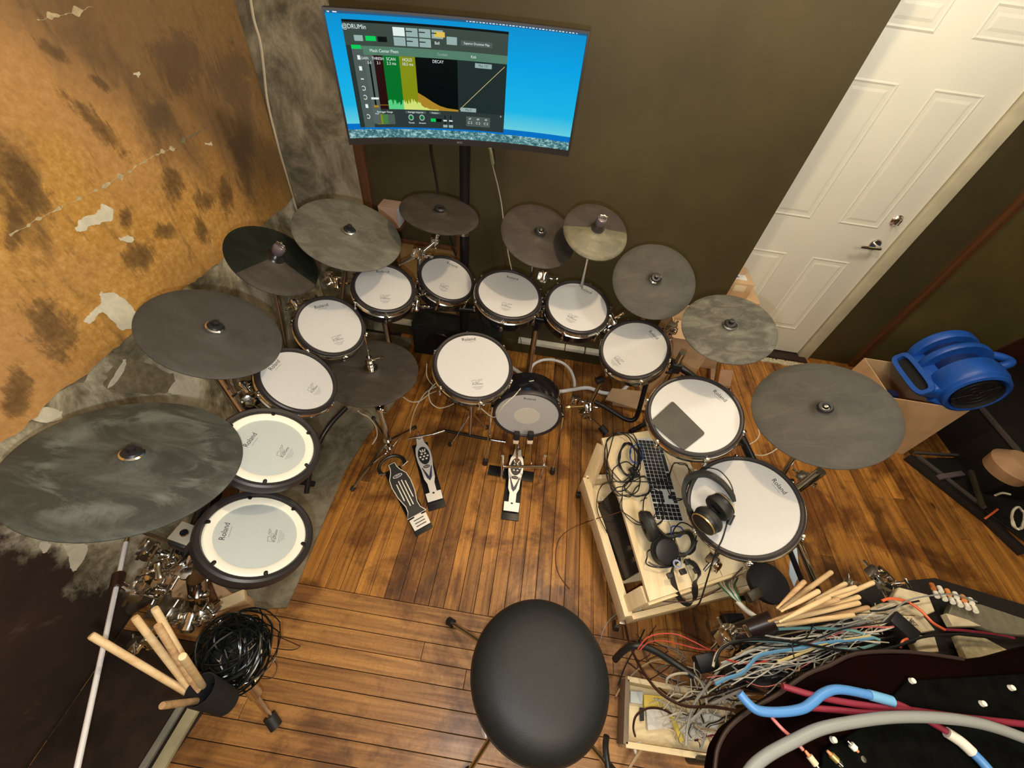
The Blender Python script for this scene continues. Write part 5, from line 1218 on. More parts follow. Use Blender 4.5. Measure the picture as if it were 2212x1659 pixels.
# ------------------------------------------------------------------ traced cables over the right side
cm = {'red': mat('red_cable', (.55, .07, .05), .4), 'maroon': mat('maroon_cable', (.22, .02, .04), .4), 'blue': mat('mid_blue_cable', (.08, .25, .58), .4), 'lblue': lbl, 'grey': mat('grey_cable', (.26, .27, .26), .4), 'lgrey': mat('light_grey_cable', (.50, .49, .44), .4),
      'black': blackp, 'brown': mat('dark_brown_cable', (.05, .018, .012), .45), 'cream': mat('cream_cable', (.72, .66, .50), .45), 'yellow': mat('pale_yellow_cable', (.78, .66, .30), .45), 'teal': mat('teal_cable', (.22, .48, .50), .45), 'pink': mat('pink_cable', (.70, .20, .18), .45), 'tan': mat('tan_cable', (.42, .30, .17), .5), 'orange': mat('orange_red_cable', (.85, .16, .06), .4), 'white': wsn}
TR = [
 ('blue', .0105, [(1597,1497,.775),(1612,1515,.775),(1632,1532,.775),(1660,1538,.775),(1700,1537,.775),(1735,1530,.775),(1757,1515,.775),(1775,1500,.775),(1800,1490,.775),(1830,1491,.775),(1878,1501,.775)], 'thick blue cable waving across the maroon case'),
 ('lblue', .0120, [(1878,1501,.776),(1900,1507,.776),(1928,1515,.776)], 'pale blue sleeve at the end of the thick blue cable'),
 ('grey', .0120, [(1600,1700,.80),(1625,1659,.80),(1660,1630,.80),(1710,1603,.80),(1770,1575,.80),(1840,1560,.80),(1920,1550,.80),(2000,1549,.80),(2080,1556,.80),(2150,1572,.80),(2240,1605,.80),(2330,1640,.80)], 'thick grey cable arching along the bottom right of the maroon case'),
 ('maroon', .0075, [(1690,1482,.765),(1750,1500,.768),(1800,1512,.768),(1880,1525,.768),(1980,1536,.768),(2080,1550,.768),(2230,1566,.768)], 'maroon cable under the thick blue cable, upper of the pair'),
 ('maroon', .0070, [(1740,1528,.766),(1800,1533,.766),(1880,1540,.766),(1960,1536,.766),(2040,1545,.766)], 'maroon cable under the thick blue cable, lower of the pair'),
 ('maroon', .0075, [(1928,1517,.766),(1960,1530,.768),(2010,1560,.768),(2045,1580,.768)], 'maroon cable leaving the pale blue sleeve'),
 ('white', .0125, [(2045,1582,.768),(2075,1602,.768),(2100,1625,.768)], 'white sleeve at the lower right on the maroon case'),
 ('blue', .0105, [(2100,1625,.768),(2120,1645,.768),(2150,1680,.768)], 'blue cable end emerging from the white sleeve'),
 ('pink', .0040, [(1667,1550,.765),(1690,1575,.775),(1715,1597,.775),(1735,1620,.775)], 'pink and white thin lead ending in the cream jack plug'),
 ('red', .0022, [(1378,1402,.30),(1395,1380,.32),(1420,1370,.33),(1460,1370,.34),(1500,1387,.34),(1530,1402,.35),(1548,1406,.36)], 'upper thin red cable arching over the floor right of the stool'),
 ('red', .0022, [(1382,1405,.28),(1400,1388,.29),(1430,1384,.30),(1470,1392,.31),(1510,1402,.33),(1545,1404,.35)], 'lower thin red cable arching over the floor right of the stool'),
 ('lblue', .0055, [(1545,1478,.44),(1570,1465,.44),(1600,1455,.44),(1620,1435,.44),(1640,1416,.44),(1680,1407,.44),(1720,1402,.44),(1760,1392,.44),(1800,1386,.44),(1850,1382,.44),(1885,1378,.44)], 'thick light blue cable running along the heap to the boards'),
 ('yellow', .0048, [(1680,1430,.43),(1720,1415,.44),(1745,1405,.44),(1780,1390,.44),(1830,1382,.44),(1880,1374,.44)], 'pale yellow cable next to the light blue one in the heap'),
 ('teal', .0050, [(1640,1362,.43),(1700,1358,.43),(1770,1357,.43),(1840,1362,.43),(1870,1372,.43),(1900,1382,.43)], 'pale teal cable just below the fanned drumsticks'),
 ('teal', .0045, [(1620,1383,.43),(1680,1385,.43),(1740,1396,.43),(1800,1402,.43),(1860,1400,.43),(1900,1388,.43)], 'second pale teal cable in the middle of the heap'),
 ('black', .0045, [(1545,1430,.44),(1560,1400,.45),(1600,1384,.45),(1660,1382,.45),(1720,1388,.45),(1800,1402,.45),(1880,1408,.45),(1940,1395,.45),(2000,1375,.45),(2100,1370,.45),(2180,1380,.44)], 'long black cable bridging the whole heap'),
 ('cream', .0042, [(1540,1440,.43),(1548,1412,.43),(1570,1392,.43),(1600,1384,.43),(1640,1383,.43)], 'cream cable curling left round the heap'),
 ('lgrey', .0045, [(1482,1610,.16),(1485,1570,.18),(1500,1520,.24),(1530,1480,.30),(1560,1440,.38),(1600,1415,.42),(1640,1400,.43),(1700,1392,.43)], 'light grey cable rising from the tray into the heap'),
 ('lgrey', .0050, [(1470,1580,.16),(1500,1550,.18),(1530,1525,.20),(1570,1505,.26),(1600,1492,.32)], 'light grey cable crossing the tray diagonally'),
 ('cream', .0042, [(1440,1480,.18),(1442,1465,.20),(1460,1456,.22),(1485,1455,.22),(1505,1465,.20),(1518,1482,.18),(1525,1510,.16),(1528,1540,.14)], 'pale yellow arch of cable over the pine tray'),
 ('brown', .0048, [(1350,1350,.03),(1358,1385,.06),(1372,1420,.10),(1395,1460,.16),(1430,1500,.20),(1480,1525,.24),(1540,1527,.30),(1600,1537,.40),(1630,1545,.50)], 'long dark brown cable sweeping from the cart corner over the tray'),
 ('brown', .0030, [(1355,1430,.02),(1400,1465,.06),(1450,1505,.12),(1500,1510,.18),(1560,1497,.26),(1610,1494,.32),(1660,1502,.45)], 'thin dark brown cable over the back edge of the pine tray'),
 ('brown', .0040, [(1372,1590,.06),(1368,1570,.12),(1375,1545,.14),(1400,1530,.14),(1430,1532,.12),(1455,1545,.10)], 'grey-brown loop in the left half of the pine tray'),
 ('black', .0125, [(1328,1425,.10),(1348,1405,.16),(1372,1395,.20),(1405,1402,.20),(1450,1428,.20),(1500,1462,.22)], 'thick black hose arching from behind the stool'),
 ('black', .0030, [(1335,1480,.02),(1350,1440,.02),(1366,1410,.03),(1378,1390,.04),(1392,1360,.02)], 'thin black cable on the floor beside the stool edge'),
 ('tan', .0036, [(1330,1505,.02),(1345,1480,.02),(1380,1445,.04),(1420,1425,.05),(1470,1430,.06)], 'tan cable between the stool and the pine tray'),
 ('maroon', .0030, [(1500,1600,.10),(1540,1588,.12),(1580,1580,.14),(1620,1560,.2),(1650,1540,.3)], 'thin maroon cable at the right end of the tray'),
 ('orange', .0050, [(1905,1298,.43),(1925,1293,.44),(1960,1300,.44),(1990,1320,.44),(2015,1345,.44),(2040,1360,.43)], 'orange-red cable arching over the cream boards'),
 ('orange', .0040, [(1945,1400,.42),(1950,1385,.43),(1965,1378,.43)], 'short orange-red lead between the cream boards'),
 ('maroon', .0045, [(2040,1360,.43),(2080,1362,.44),(2130,1368,.44),(2190,1378,.43)], 'maroon cable continuing right over the sandy board'),
 ('black', .0035, [(1880,1320,.43),(1910,1318,.44),(1950,1306,.44),(1985,1298,.44)], 'black lead curving across the irregular cream board'),
 ('grey', .0028, [(1905,1345,.42),(1925,1325,.44),(1955,1300,.45),(2000,1288,.45),(2060,1284,.44),(2110,1300,.43)], 'thin grey cable looping above the row of plugs'),
 ('white', .0060, [(1378,1635,.05),(1372,1620,.05),(1375,1608,.05),(1386,1604,.05)], 'short white hook at the lower left corner of the tray'),
 ('tan', .0050, [(1350,1680,.04),(1362,1655,.05),(1378,1630,.06),(1390,1612,.07)], 'tan cord leading down out of frame beside the tray'),
 ('black', .0110, [(1318,1690,.05),(1312,1650,.05),(1308,1615,.06),(1310,1590,.08)], 'thick black cable dropping behind the lower right of the stool'),
 ('red', .0030, [(1570,1425,.42),(1600,1432,.42),(1640,1432,.43),(1670,1420,.43)], 'short red cable in the left part of the heap'),
]
for c_, r, pts, l in TR: cable('cable', [Z(*q) for q in pts], r, cm[c_], l)
rr = random.Random(21); names = ['brown', 'black', 'grey', 'cream', 'lgrey', 'tan', 'pink', 'black', 'grey', 'maroon', 'lgrey', 'white']
wordc = {'brown': 'thin dark brown', 'black': 'thin black', 'grey': 'thin grey', 'cream': 'thin cream', 'lgrey': 'thin light grey', 'tan': 'thin tan', 'pink': 'thin pink-red', 'maroon': 'thin maroon', 'white': 'thin white'}
for i in range(150):
    c_ = names[i % 12]
    if i < 100:
        s = rr.uniform(60, 170); cx_ = rr.uniform(1540+s*.8, 1930-s*.5); cy_ = 1492-(cx_-1540)*.36 + rr.uniform(-46, 22); z = rr.uniform(.365, .44); ang = rr.choice([-.36, -.3, -.2, -.1, -.35, -.3, .7, -.8]); s = s if abs(ang) < .5 else s*.35
        if c_ in ('pink', 'maroon'): c_ = rr.choice(['pink', 'grey', 'black', 'cream'])
    else:
        cx_, cy_ = rr.uniform(1440, 1600), rr.uniform(1478, 1585); z = rr.uniform(.09, .15); s = rr.uniform(22, 60); ang = rr.choice([-.8, -.6, -.4, .5, 1.2])
        c_ = names[i % 12] if i % 3 else ('cream', 'lgrey')[i % 2]
    pts = []; bow = rr.uniform(-26, 26); ph = rr.uniform(0, 6.28); amp = rr.uniform(2, 12)
    for k in range(7):
        t_ = (k/6-.5)*2; wob = amp*math.sin(ph+t_*4.2) + bow*(1-t_*t_)
        X_, Y_ = cx_+s*t_*math.cos(ang)-wob*math.sin(ang), cy_+s*t_*math.sin(ang)+wob*math.cos(ang); pts.append(Z(X_, Y_, z + rr.uniform(-.006, .010)))
    g_ = 'tangled heap' if i < 100 else 'pine tray'
    cable('tangled_cable', pts, rr.choice([.0013, .0017, .0022, .0028]), cm[c_], wordc[c_] + ' cable tangled in the ' + ('heap of cables between drumsticks and maroon case' if i < 100 else 'nest of cables inside the pine tray'), 'cable', wordc[c_] + ' cables in the ' + g_, 5, 5)
for i in range(9):
    x0_ = rr.uniform(1340, 1500); cable('floor_cable', [Z(x0_, 1345+rr.uniform(0, 60), .004), Z(x0_+rr.uniform(-30, 50), 1395+rr.uniform(0, 30), .006), Z(x0_+rr.uniform(-40, 90), 1440+rr.uniform(-10, 20), .005), Z(x0_+rr.uniform(0, 60), 1475, .006)], .0017, cm[['brown', 'grey', 'brown'][i % 3]], 'thin dark cable wandering over the boards between cart and pine tray', 'cable', 'thin cables on the floor between cart and tray', 5, 4)
for i, (a, b, z) in enumerate((((1527, 1440), (1560, 1475), .10), ((1520, 1400), (1535, 1420), .12), ((1600, 1520), (1640, 1560), .2))):
    pass
# dark adapter bricks in the heap
for i, (a, b, z, l) in enumerate(((1525, 1432, .12, 'black mains adapter below the shattered bright clamp'), (1640, 1455, .38, 'black box half buried in the middle of the heap'), (1948, 1356, .42, 'dark purple-black box between the cream boards'), (1585, 1345, .22, 'dark object in the shade under the tube of the drumsticks'))):
    o = box('black_box', (0, 0, 0), (.085, .06, .04), blackp, None, Matrix.Translation(Z(a, b, z)) @ RZ(.3+i), .006); setp(o, l, 'box')

# ================================================================== LEFT: HOLDER, STICKS, COIL, CLUTTER
LB = world_group('stick_cup', Z(445, 1500, 0), 'black cup holding worn drumsticks at lower left', 'cup')
top = Z(432, 1490, .55); li = LB.matrix_world.inverted()
lathe('cup_wall', [(.034, -.12), (.040, 0), (.037, 0), (.031, -.115), (0, -.115), (0, -.12)], blk, LB, 28, li @ frame(top, (-.25, .12, 1)), closed=False)
cb0 = top+Vector((.026, -.012, -.115)); wt('cup_post', [cb0, Vector((cb0.x-.16, cb0.y-.02, .012))], .007, blackm, LB, 12)
LS = [((416, 1503), (196, 1372), .78, hickory, 'pale drumstick leaning farthest left out of the black cup'), ((419, 1500), (291, 1333), .79, hickory, 'pale drumstick second from the left in the black cup'),
      ((427, 1493), (340, 1350), .77, hickory_used, 'worn brown drumstick in the middle of the black cup'), ((433, 1486), (334, 1314), .80, hickory, 'pale drumstick reaching highest out of the black cup'),
      ((438, 1482), (394, 1418), .86, hickory, 'drumstick in the black cup with its pale round butt facing up'), ((424, 1515), (350, 1524), .68, hickory_used, 'short reddish drumstick lying low across the cup mouth')]
for a, b, z1, m, l in LS:
    p, q = Z(*a, .50), Z(*b, z1-.03); d = q-p; o = lathe('drumstick', [(0, 0), (.0085, .001), (.0085, d.length-.004), (.0075, d.length), (0, d.length+.0008)], m, None, 16); o.matrix_world = frame(p, d); setp(o, l, 'drumstick', 'drumsticks in the black cup')
cc_ = empty('cable_coil', Matrix.Translation(Z(505, 1405, .42)), 'tangled ball of thin black cable hanging at lower left', 'cable'); cinv = cc_.matrix_world.inverted(); cen = Z(505, 1405, .42)
rr = random.Random(31); bm = bmesh.new()
shiny = mat('shiny_black_cable', (.006, .008, .007), .22)
for i in range(90):
    R_ = rr.uniform(.03, .088); ax = Vector((rr.gauss(0, .5), rr.gauss(0, .5), 1)).normalized(); u1 = ax.orthogonal().normalized(); u2 = ax.cross(u1); c0 = Vector((rr.uniform(-.03, .03), rr.uniform(-.035, .035), rr.uniform(-.05, .03)))
    pts = [c0 + u1*math.cos(a)*R_*(1+.12*rr.random()) + u2*math.sin(a)*R_*1.1 + ax*.008*math.sin(2*a+i) for a in [2*math.pi*k/14 for k in range(15)]]
    a_tube(bm, pts, rr.choice([.0018, .0026, .0032]), 5, 2, False)
fin('coiled_loops', bm, shiny, cc_)
o = lathe('dark_pouch', [(0, .03), (.05, .025), (.075, 0), (.06, -.04), (0, -.06)], blk, cc_, 24, T(0, .01, -.06))
lathe('coil_core', [(0, .040), (.045, .032), (.072, 0), (.06, -.04), (0, -.06)], blk, cc_, 20, T(0, 0, -.01))
for i, pts in enumerate(([(575,1370),(600,1375),(640,1392),(648,1397),(630,1404),(590,1400)], [(575,1410),(595,1430),(597,1450),(585,1465),(560,1465)], [(560,1345),(580,1360),(575,1395),(560,1440)])):
    cable('thin_wire', [Z(a, b, .20) for a, b in pts], .0018, cm['brown'], ('pointed loop of thin brown wire sticking out right of the cable ball', 'round loop of thin brown wire below the pointed one', 'thin brown wire hugging the right side of the cable ball')[i])
sl = world_group('tripod_leg', Z(560, 1510, 0), 'chrome tripod leg with rubber foot below the cable ball', 'leg')
wt('tube', [Z(520, 1462, .34), Z(585, 1550, .03)], .010, chrome, sl, 14); wt('joint', [Z(536, 1480, .26), Z(552, 1500, .20)], .020, chrome, sl, 14); wt('rubber_foot', [Z(581, 1546, .035), Z(597, 1570, .012)], .021, rubber, sl, 12)
wt('silver_ring', [Z(560, 1463, .25), Z(540, 1480, .25)], .006, brassy, sl, 8)
pl2 = world_group('silver_pole', Z(215, 1420, .6), 'long thin silver pole standing slanted before the left wall', 'pole')
a, b = Vector((-1.22, .33, .50)), Z(160, 1690, .66)
a = Z(272, 1172, .56)
wt('pole_tube', [a, b], .0062, mat('bright_aluminium', (.90, .92, .95), .4, .3), pl2, 12); wt('lower_tube', [a, a+(a-b)*.10, Vector((a.x-.05, a.y+.12, .012))], .0062, chrome, pl2, 12)
pc = a.lerp(b, .22); wt('pole_clamp', [pc-(b-a).normalized()*.022, pc+(b-a).normalized()*.022], .016, mat('brown_black_clamp', (.03, .012, .010), .35), pl2, 12)
cl_ = Z(290, 1282, .56); wt('side_arm', [pc, cl_], .009, chrome, pl2, 12)
for i, (a_, b_, z_, l_) in enumerate(((362, 1200, .52, 'small chrome joint beneath the edge of the biggest cymbal'), (328, 1240, .5, 'purple-tinted chrome joint right of the tan batten'), (398, 1222, .5, 'pale shiny joint left of the tall smoky tube'), (376, 1330, .5, 'chrome joint between the two tallest drumsticks'), (398, 1330, .48, 'chrome joint just right of the tallest drumstick'), (440, 1335, .46, 'chrome joint above the cable ball'), (300, 1395, .40, 'thin chrome piece under the leftmost drumstick'), (318, 1385, .42, 'bright chrome piece between the two left drumsticks'), (455, 1320, .40, 'small chrome joint at the top edge of the cable ball'), (350, 1275, .5, 'chrome joint in the middle of the clutter left of the nearest pad'))):
    clampset(a_, b_, z_, l_, .8, seed=100+i)
o = tube('smoky_tube', [Z(424, 1248, .52), Z(430, 1302, .40)], .026, mat('smoky_chrome', (.30, .27, .25), .12, 1.), None, 20); setp(o, 'tall smoky chrome tube standing below the nearest pad', 'tube')
o = tube('smoky_tube', [Z(276, 1283, .52), Z(322, 1276, .52)], .014, chrome, None, 16); setp(o, 'bright chrome tube end lying beside the brown pole clamp', 'tube')
for i, (pts_, z_, l_) in enumerate((([(440, 1262), (470, 1255), (500, 1282), (498, 1310), (455, 1300)], .06, 'torn open cardboard box corner below the nearest pad'), ([(330, 1255), (356, 1245), (362, 1270), (335, 1280)], .05, 'patterned brown card scrap left of the smoky tube'), ([(372, 1265), (395, 1268), (393, 1290), (370, 1290)], .07, 'square tan card scrap between the clamps'), ([(270, 1150), (330, 1140), (345, 1180), (290, 1230)], .03, 'brown paper scrap under the biggest cymbal edge'))):
    setp(quad_board('card_scrap', pts_, z_, z_-.010, cardm, None, None, .002), l_, 'scrap')
pltm = mat('grey_white_plate', (.42, .39, .31), .45, .3)
bp = empty('bracket_plate', frame(Z(398, 1152, .70), (.30, .05, .95), (0.1, 1, 0)), 'square light grey bracket plate with a hole, touching the nearest pad', 'bracket')
bm = bmesh.new(); n = 4; sq = [(-.026, -.026), (.026, -.026), (.026, .026), (-.026, .026)]; ci_ = circ(16, .009)
a_box(bm, (0, 0, 0), (.056, .056, .006), I4, .003); fin('plate', bm, pltm, bp)
lathe('bolt', [(0, .006), (.008, .006), (.010, .003)], blackm, bp, 16); lathe('bolt_ring', [(.008, .003), (.010, .007), (.0125, .003)], chrome, bp, 20, closed=True)
box('bracket_arm', (.0, -.01, -.03), (.05, .05, .045), blackp, bp, I4, .006)
blocks = [((505, 1297), .12, (.085, .045, .030), pine_x, .6, 'pale wood block beside the cable ball'), ((352, 1255), .10, (.07, .06, .02), cardm, .2, 'torn cardboard piece left of the smoky clamp'), ((385, 1262), .12, (.05, .04, .02), cardm, 1.1, 'small tan cardboard scrap beneath the bracket'), ((450, 1272), .09, (.13, .03, .02), brownwood, -.7, 'brown wooden strip under the nearest pad'),
          ((470, 1300), .05, (.12, .07, .02), cardm, -.7, 'tan cardboard strip in front of the nearest pad'), ((285, 1195), .10, (.02, .12, .02), mat('tan_wood', (.35, .25, .14), .7), .4, 'thin tan batten just right of the silver pole'), ((500, 1050), .12, (.06, .16, .03), brownwood, .5, 'brown wood end between the two rubber rimmed pads'), ((320, 1270), .03, (.16, .12, .03), mat('dark_rag', (.05, .035, .02), .8, 0, .4, 20), .9, 'dark rag under the clamps by the silver pole'), ((540, 1060), .06, (.05, .10, .02), cardm, -.6, 'tan scrap between the two rubber rimmed pads')]
for (a, b), z, s, m, r_, l in blocks:
    o = box('wood_block' if m in (pine_x, brownwood) else 'scrap', (0, 0, 0), s, m, None, Matrix.Translation(Z(a, b, z)) @ RZ(r_), .003); p = o
    lo = z - s[2]/2
    if lo > .02:
        box('under_block', (0, 0, -(lo)/2 - s[2]/2+.004), (s[0]*.8, s[1]*.8, lo-.012), cardm, o, Matrix.Translation(Z(a, b, z)) @ RZ(r_), .002)
    setp(o, l, 'scrap')

# ================================================================== BACK LEFT / BEHIND THE KIT
sw = world_group('floor_speaker', (-.47, 1.97, 0), 'black box speaker standing on the floor against the back wall', 'speaker'); si = sw.matrix_world.inverted()
box('cabinet', (0, 0, 0), (.58, .14, .26), mat('black_scuffed_cabinet', (.010, .012, .010), .55, 0, .5, 25), sw, si @ T(-.46, 1.972, .133), .006)
box('grille', (0, 0, 0), (.54, .006, .22), blk, sw, si @ T(-.46, 1.899, .135), .004)
lathe('cone', [(0, .0), (.05, .004), (.085, .012), (.09, .008)], blackm, sw, 36, si @ frame((-.56, 1.896, .135), (0, -1, 0)))
lathe('cone', [(0, .0), (.05, .004), (.085, .012), (.09, .008)], blackm, sw, 36, si @ frame((-.34, 1.896, .135), (0, -1, 0)))
ply = world_group('brown_sheet', (-.68, 2.04, .27), 'tan cardboard sheet in a dark wooden frame leaning behind the drums, left of the pole', 'sheet'); yi = ply.matrix_world.inverted()
box('cardboard_face', (0, 0, 0), (.34, .008, .46), mat('amber_cardboard', (.30, .18, .06), .7, 0, .2, 8), ply, yi @ T(-.655, 2.055, .505) @ RX(-.04), 0)
for x_ in (-.835, -.475): box('frame_bar', (0, 0, 0), (.022, .018, .55), brownwood, ply, yi @ T(x_, 2.052, .55) @ RX(-.04), .002)
box('frame_bar', (0, 0, 0), (.36, .018, .022), brownwood, ply, yi @ T(-.655, 2.045, .745), .002)
sbx = world_group('small_box', Yp(848, 462, 2.0), 'small pinkish white box high behind the pale smudged cymbal', 'box'); bi2 = sbx.matrix_world.inverted(); c = Yp(845, 462, 2.02)
box('box_body', (0, 0, 0), (.10, .09, .11), mat('pinkish_box_print', (.55, .38, .28), .7, 0, .1, 12), sbx, bi2 @ Matrix.Translation(c), .002)
box('white_side', (0, 0, 0), (.004, .08, .10), mat('blue_white_print', (.55, .58, .62), .6), sbx, bi2 @ Matrix.Translation(c+Vector((.052, 0, -.002))), .001)
box('shelf_bracket', (0, 0, 0), (.12, .10, .012), brownwood, sbx, bi2 @ Matrix.Translation(c+Vector((0, .0, -.062))), .001)
# cartons right of the kit
cr = world_group('open_carton', (.94, 1.96, 0), 'tall open cardboard carton against the wall behind the right-hand cymbals', 'carton'); ri_ = cr.matrix_world.inverted()
X0_, X1_, Y0_, Y1_, H_ = .80, 1.08, 1.88, 2.06, .60
for c, s in (((X0_, (Y0_+Y1_)/2, H_/2+.002), (.006, Y1_-Y0_, H_)), ((X1_, (Y0_+Y1_)/2, H_/2+.002), (.006, Y1_-Y0_, H_)), (((X0_+X1_)/2, Y0_, H_/2+.002), (X1_-X0_, .006, H_)), (((X0_+X1_)/2, Y1_, H_/2+.002), (X1_-X0_, .006, H_)), (((X0_+X1_)/2, (Y0_+Y1_)/2, .01), (X1_-X0_, Y1_-Y0_, .008))):
    box('carton_wall', c, s, cardm, cr, ri_, 0)
box('carton_flap', (0, 0, 0), (X1_-X0_, .10, .004), cardm, cr, ri_ @ T((X0_+X1_)/2, Y0_-.035, H_-.02) @ RX(.8), 0); box('carton_flap', (0, 0, 0), (.10, .17, .004), cardm, cr, ri_ @ T(X1_+.03, (Y0_+Y1_)/2, H_+.03) @ RY(-.9), 0)
pk = world_group('stacked_parcel', (1.24, 2.30, 0), 'cardboard parcel with two white labels in the door recess', 'parcel'); pi_ = pk.matrix_world.inverted()
p0 = Yp(1600, 622, 2.22)
box('lower_carton', (0, 0, 0), (.26, .24, p0.z-.085), cardm, pk, pi_ @ T(1.26, 2.33, (p0.z-.085)/2+.002), .003)
pm = pi_ @ Matrix.Translation(Vector((p0.x, 2.33, p0.z-.03)))
pb = box('parcel_body', (0, 0, 0), (.15, .20, .11), cardm, pk, pm, .003)
box('address_label', (.0, -.03, .0555), (.085, .06, .0008), whitep, pb, pm, 0); box('label_print', (-.015, -.03, .0562), (.018, .016, .0005), mat('violet_print', (.12, .08, .2), .6), pb, pm, 0); box('address_label', (0, -.1005, .02), (.07, .0008, .04), mat('cream_label', (.80, .68, .45), .6), pb, pm, 0)
o = quad_board('flat_cardboard', [(1308, 862), (1322, 838), (1392, 845), (1402, 885), (1380, 884)], .045, .012, cardm, None, None, .002); setp(o, 'flattened cardboard lying on the floor beneath the right-hand drums', 'cardboard')
for p in ((.62, 1.79), (.74, 1.76)): pass
box('cardboard_core', (.69, 1.76, .018), (.16, .10, .028), cardm, o, I4, .002)
o = quad_board('board_offcut', [(1535, 795), (1585, 800), (1578, 835), (1535, 832)], .05, .045, mat('pinkish_wood', (.42, .26, .17), .7, 0, .15, 20), None, None, .002); setp(o, 'pinkish wooden offcut on the floor under the mottled cymbal', 'wood')
# white hose on the floor
hose = mat('white_hose', (.88, .88, .86), .4)
cable('white_hose', [Z(*q, .015) for q in ((1085,780),(1107,795),(1130,810),(1150,823),(1165,838),(1200,846),(1235,842),(1270,838),(1300,848),(1325,850),(1345,843),(1356,832))], .013, hose, 'thick white hose snaking over the floor behind the bass drum pad', 'hose', None, 10)
cable('white_hose', [Z(*q) for q in ((1152,828,.03),(1146,808,.04),(1150,790,.045),(1168,779,.045),(1190,777,.045),(1215,784,.045),(1232,800,.045),(1240,820,.04),(1241,834,.035))], .010, hose, 'white hose loop standing over the snaking one by the wall', 'hose', None, 10)
# white leads near the snare
LW = [([(922,786,.40),(922,812,.40),(933,830,.40),(942,836,.42)], 'short white lead left of the snare drum'), ([(871,858,.35),(888,868,.35),(907,866,.36),(926,852,.38),(942,845,.42)], 'white lead from the hi-hat cymbal edge to the snare drum'),
      ([(941,828,.44),(927,845,.42),(930,868,.38),(947,881,.36),(966,878,.38),(980,872,.42)], 'looping white lead under the left of the snare drum'), ([(940,836,.42),(918,850,.38),(898,882,.3),(888,915,.18),(886,935,.12)], 'white lead dropping to the second bass pedal'),
      ([(1153,822,.62),(1135,828,.60),(1114,852,.60),(1086,878,.56),(1072,899,.50),(1060,899,.46),(1039,882,.46)], 'cream lead hanging in front of the bass drum pad')]
for pts, l in LW: cable('white_lead', [Z(*q) for q in pts], .0028, cableW, l)
cable('white_lead', [Z(*q) for q in ((774,888,.5),(781,894,.45),(797,902,.40),(812,922,.30),(814,943,.22),(804,960,.18),(812,945,.16))], .003, cableW, 'white lead curling beside the hi-hat stand tube')
cable('white_lead', [Z(*q, .3) for q in ((1615,962),(1632,952),(1640,940),(1638,925))], .003, cableW, 'white lead between the two biggest right-hand drums, upper')
cable('white_lead', [Z(*q, .3) for q in ((1620,980),(1645,984),(1665,978),(1680,968))], .003, cableW, 'white lead between the two biggest right-hand drums, lower')
for i, (a, b) in enumerate((((1127, 765, .01), (1110, 700, .30)), ((1170, 745, .05), (1180, 700, .25)), ((1210, 735, .05), (1250, 712, .30)))): cable('thin_wire', [Z(*a), Z((a[0]+b[0])/2+6, (a[1]+b[1])/2, .15), Z(*b)], .002, blackp, ('thin black wire down the wall left of the white hose loop', 'thin black wire over the white skirting strip', 'thin black wire crossing to the right over the skirting')[i])

# ================================================================== RIGHT BACK: CARTON WITH AIR MOVER, DARK CASES
bx = world_group('open_carton', (2.26, 1.86, 0), 'open cardboard carton under the blue air mover', 'carton'); xi = bx.matrix_world.inverted()
X0_, X1_, Y0_, Y1_, H_ = 2.045, 2.475, 1.70, 2.02, .452
for c, s in (((X0_, (Y0_+Y1_)/2, H_/2+.002), (.006, Y1_-Y0_, H_)), ((X1_, (Y0_+Y1_)/2, H_/2+.002), (.006, Y1_-Y0_, H_)), (((X0_+X1_)/2, Y0_, H_/2+.002), (X1_-X0_, .006, H_)), (((X0_+X1_)/2, Y1_, H_/2+.002), (X1_-X0_, .006, H_)), (((X0_+X1_)/2, (Y0_+Y1_)/2, .01), (X1_-X0_, Y1_-Y0_, .008))): box('carton_wall', c, s, cardm, bx, xi, 0)
for i, (x_, y_, m, l) in enumerate(((2.09, 1.95, blackp, 'dark bottle in the open carton under the blue machine'), (2.11, 1.89, chromed, 'crumpled shiny wrap in the open carton'), (2.14, 1.80, mat('dark_blue_bag', (.01, .012, .06), .5, 0, .4, 20), 'dark blue bag in the open carton'))):
    o = box('carton_content', (x_, y_, .16+.05*i), (.07, .055, .30), m, None, I4, .015); setp(o, l, 'packing')
# air mover: snail housing with round inlet, slot outlet, ribs and carry handle
am = empty('air_mover', T(2.40, 1.87, .44), 'bright blue moulded air mover fan standing in the open carton', 'fan')
ami = am.matrix_world.inverted(); AX = ami @ frame((2.40, 1.72, .572), (0, -1, 0))
lathe('snail_housing', [(0, -.125), (.125, -.125), (.148, -.11), (.154, -.07), (.150, -.02), (.140, .004), (.122, .016)], bluem, am, 56, AX)
lathe('inlet_ring', [(.104, .004), (.110, .022), (.122, .030), (.136, .024), (.142, .004), (.136, -.02), (.106, -.03)], bluem, am, 56, AX, closed=True)
lathe('inlet_hollow', [(.105, .002), (.100, -.02), (.05, -.026), (0, -.026)], blk, am, 44, AX @ T(0, 0, .030))
bm = bmesh.new()
for k in range(3): a_lathe(bm, [(.018+.028*k, .014), (.019+.028*k, .0155), (.020+.028*k, .014)], 32, AX, True)
for k in range(8): a_tube(bm, [AX @ Vector((.012*math.cos(k*.785), .012*math.sin(k*.785), .017)), AX @ Vector((.104*math.cos(k*.785), .104*math.sin(k*.785), .012))], .0010, 5)
fin('inlet_guard', bm, mat('guard_dark_grey', (.012, .010, .010), .5), am)
lathe('motor_groove', [(.112, -.10), (.112, -.30), (0, -.30)], mat('dark_blue_plastic', (.004, .02, .12), .5), am, 44, AX)
for z0, r0 in ((-.190, .166),): lathe('housing_flange', [(.10, z0-.026), (r0-.008, z0-.026), (r0, z0-.018), (r0+.002, z0), (r0-.006, z0+.012), (.10, z0+.012)], bluem, am, 56, AX, closed=True)
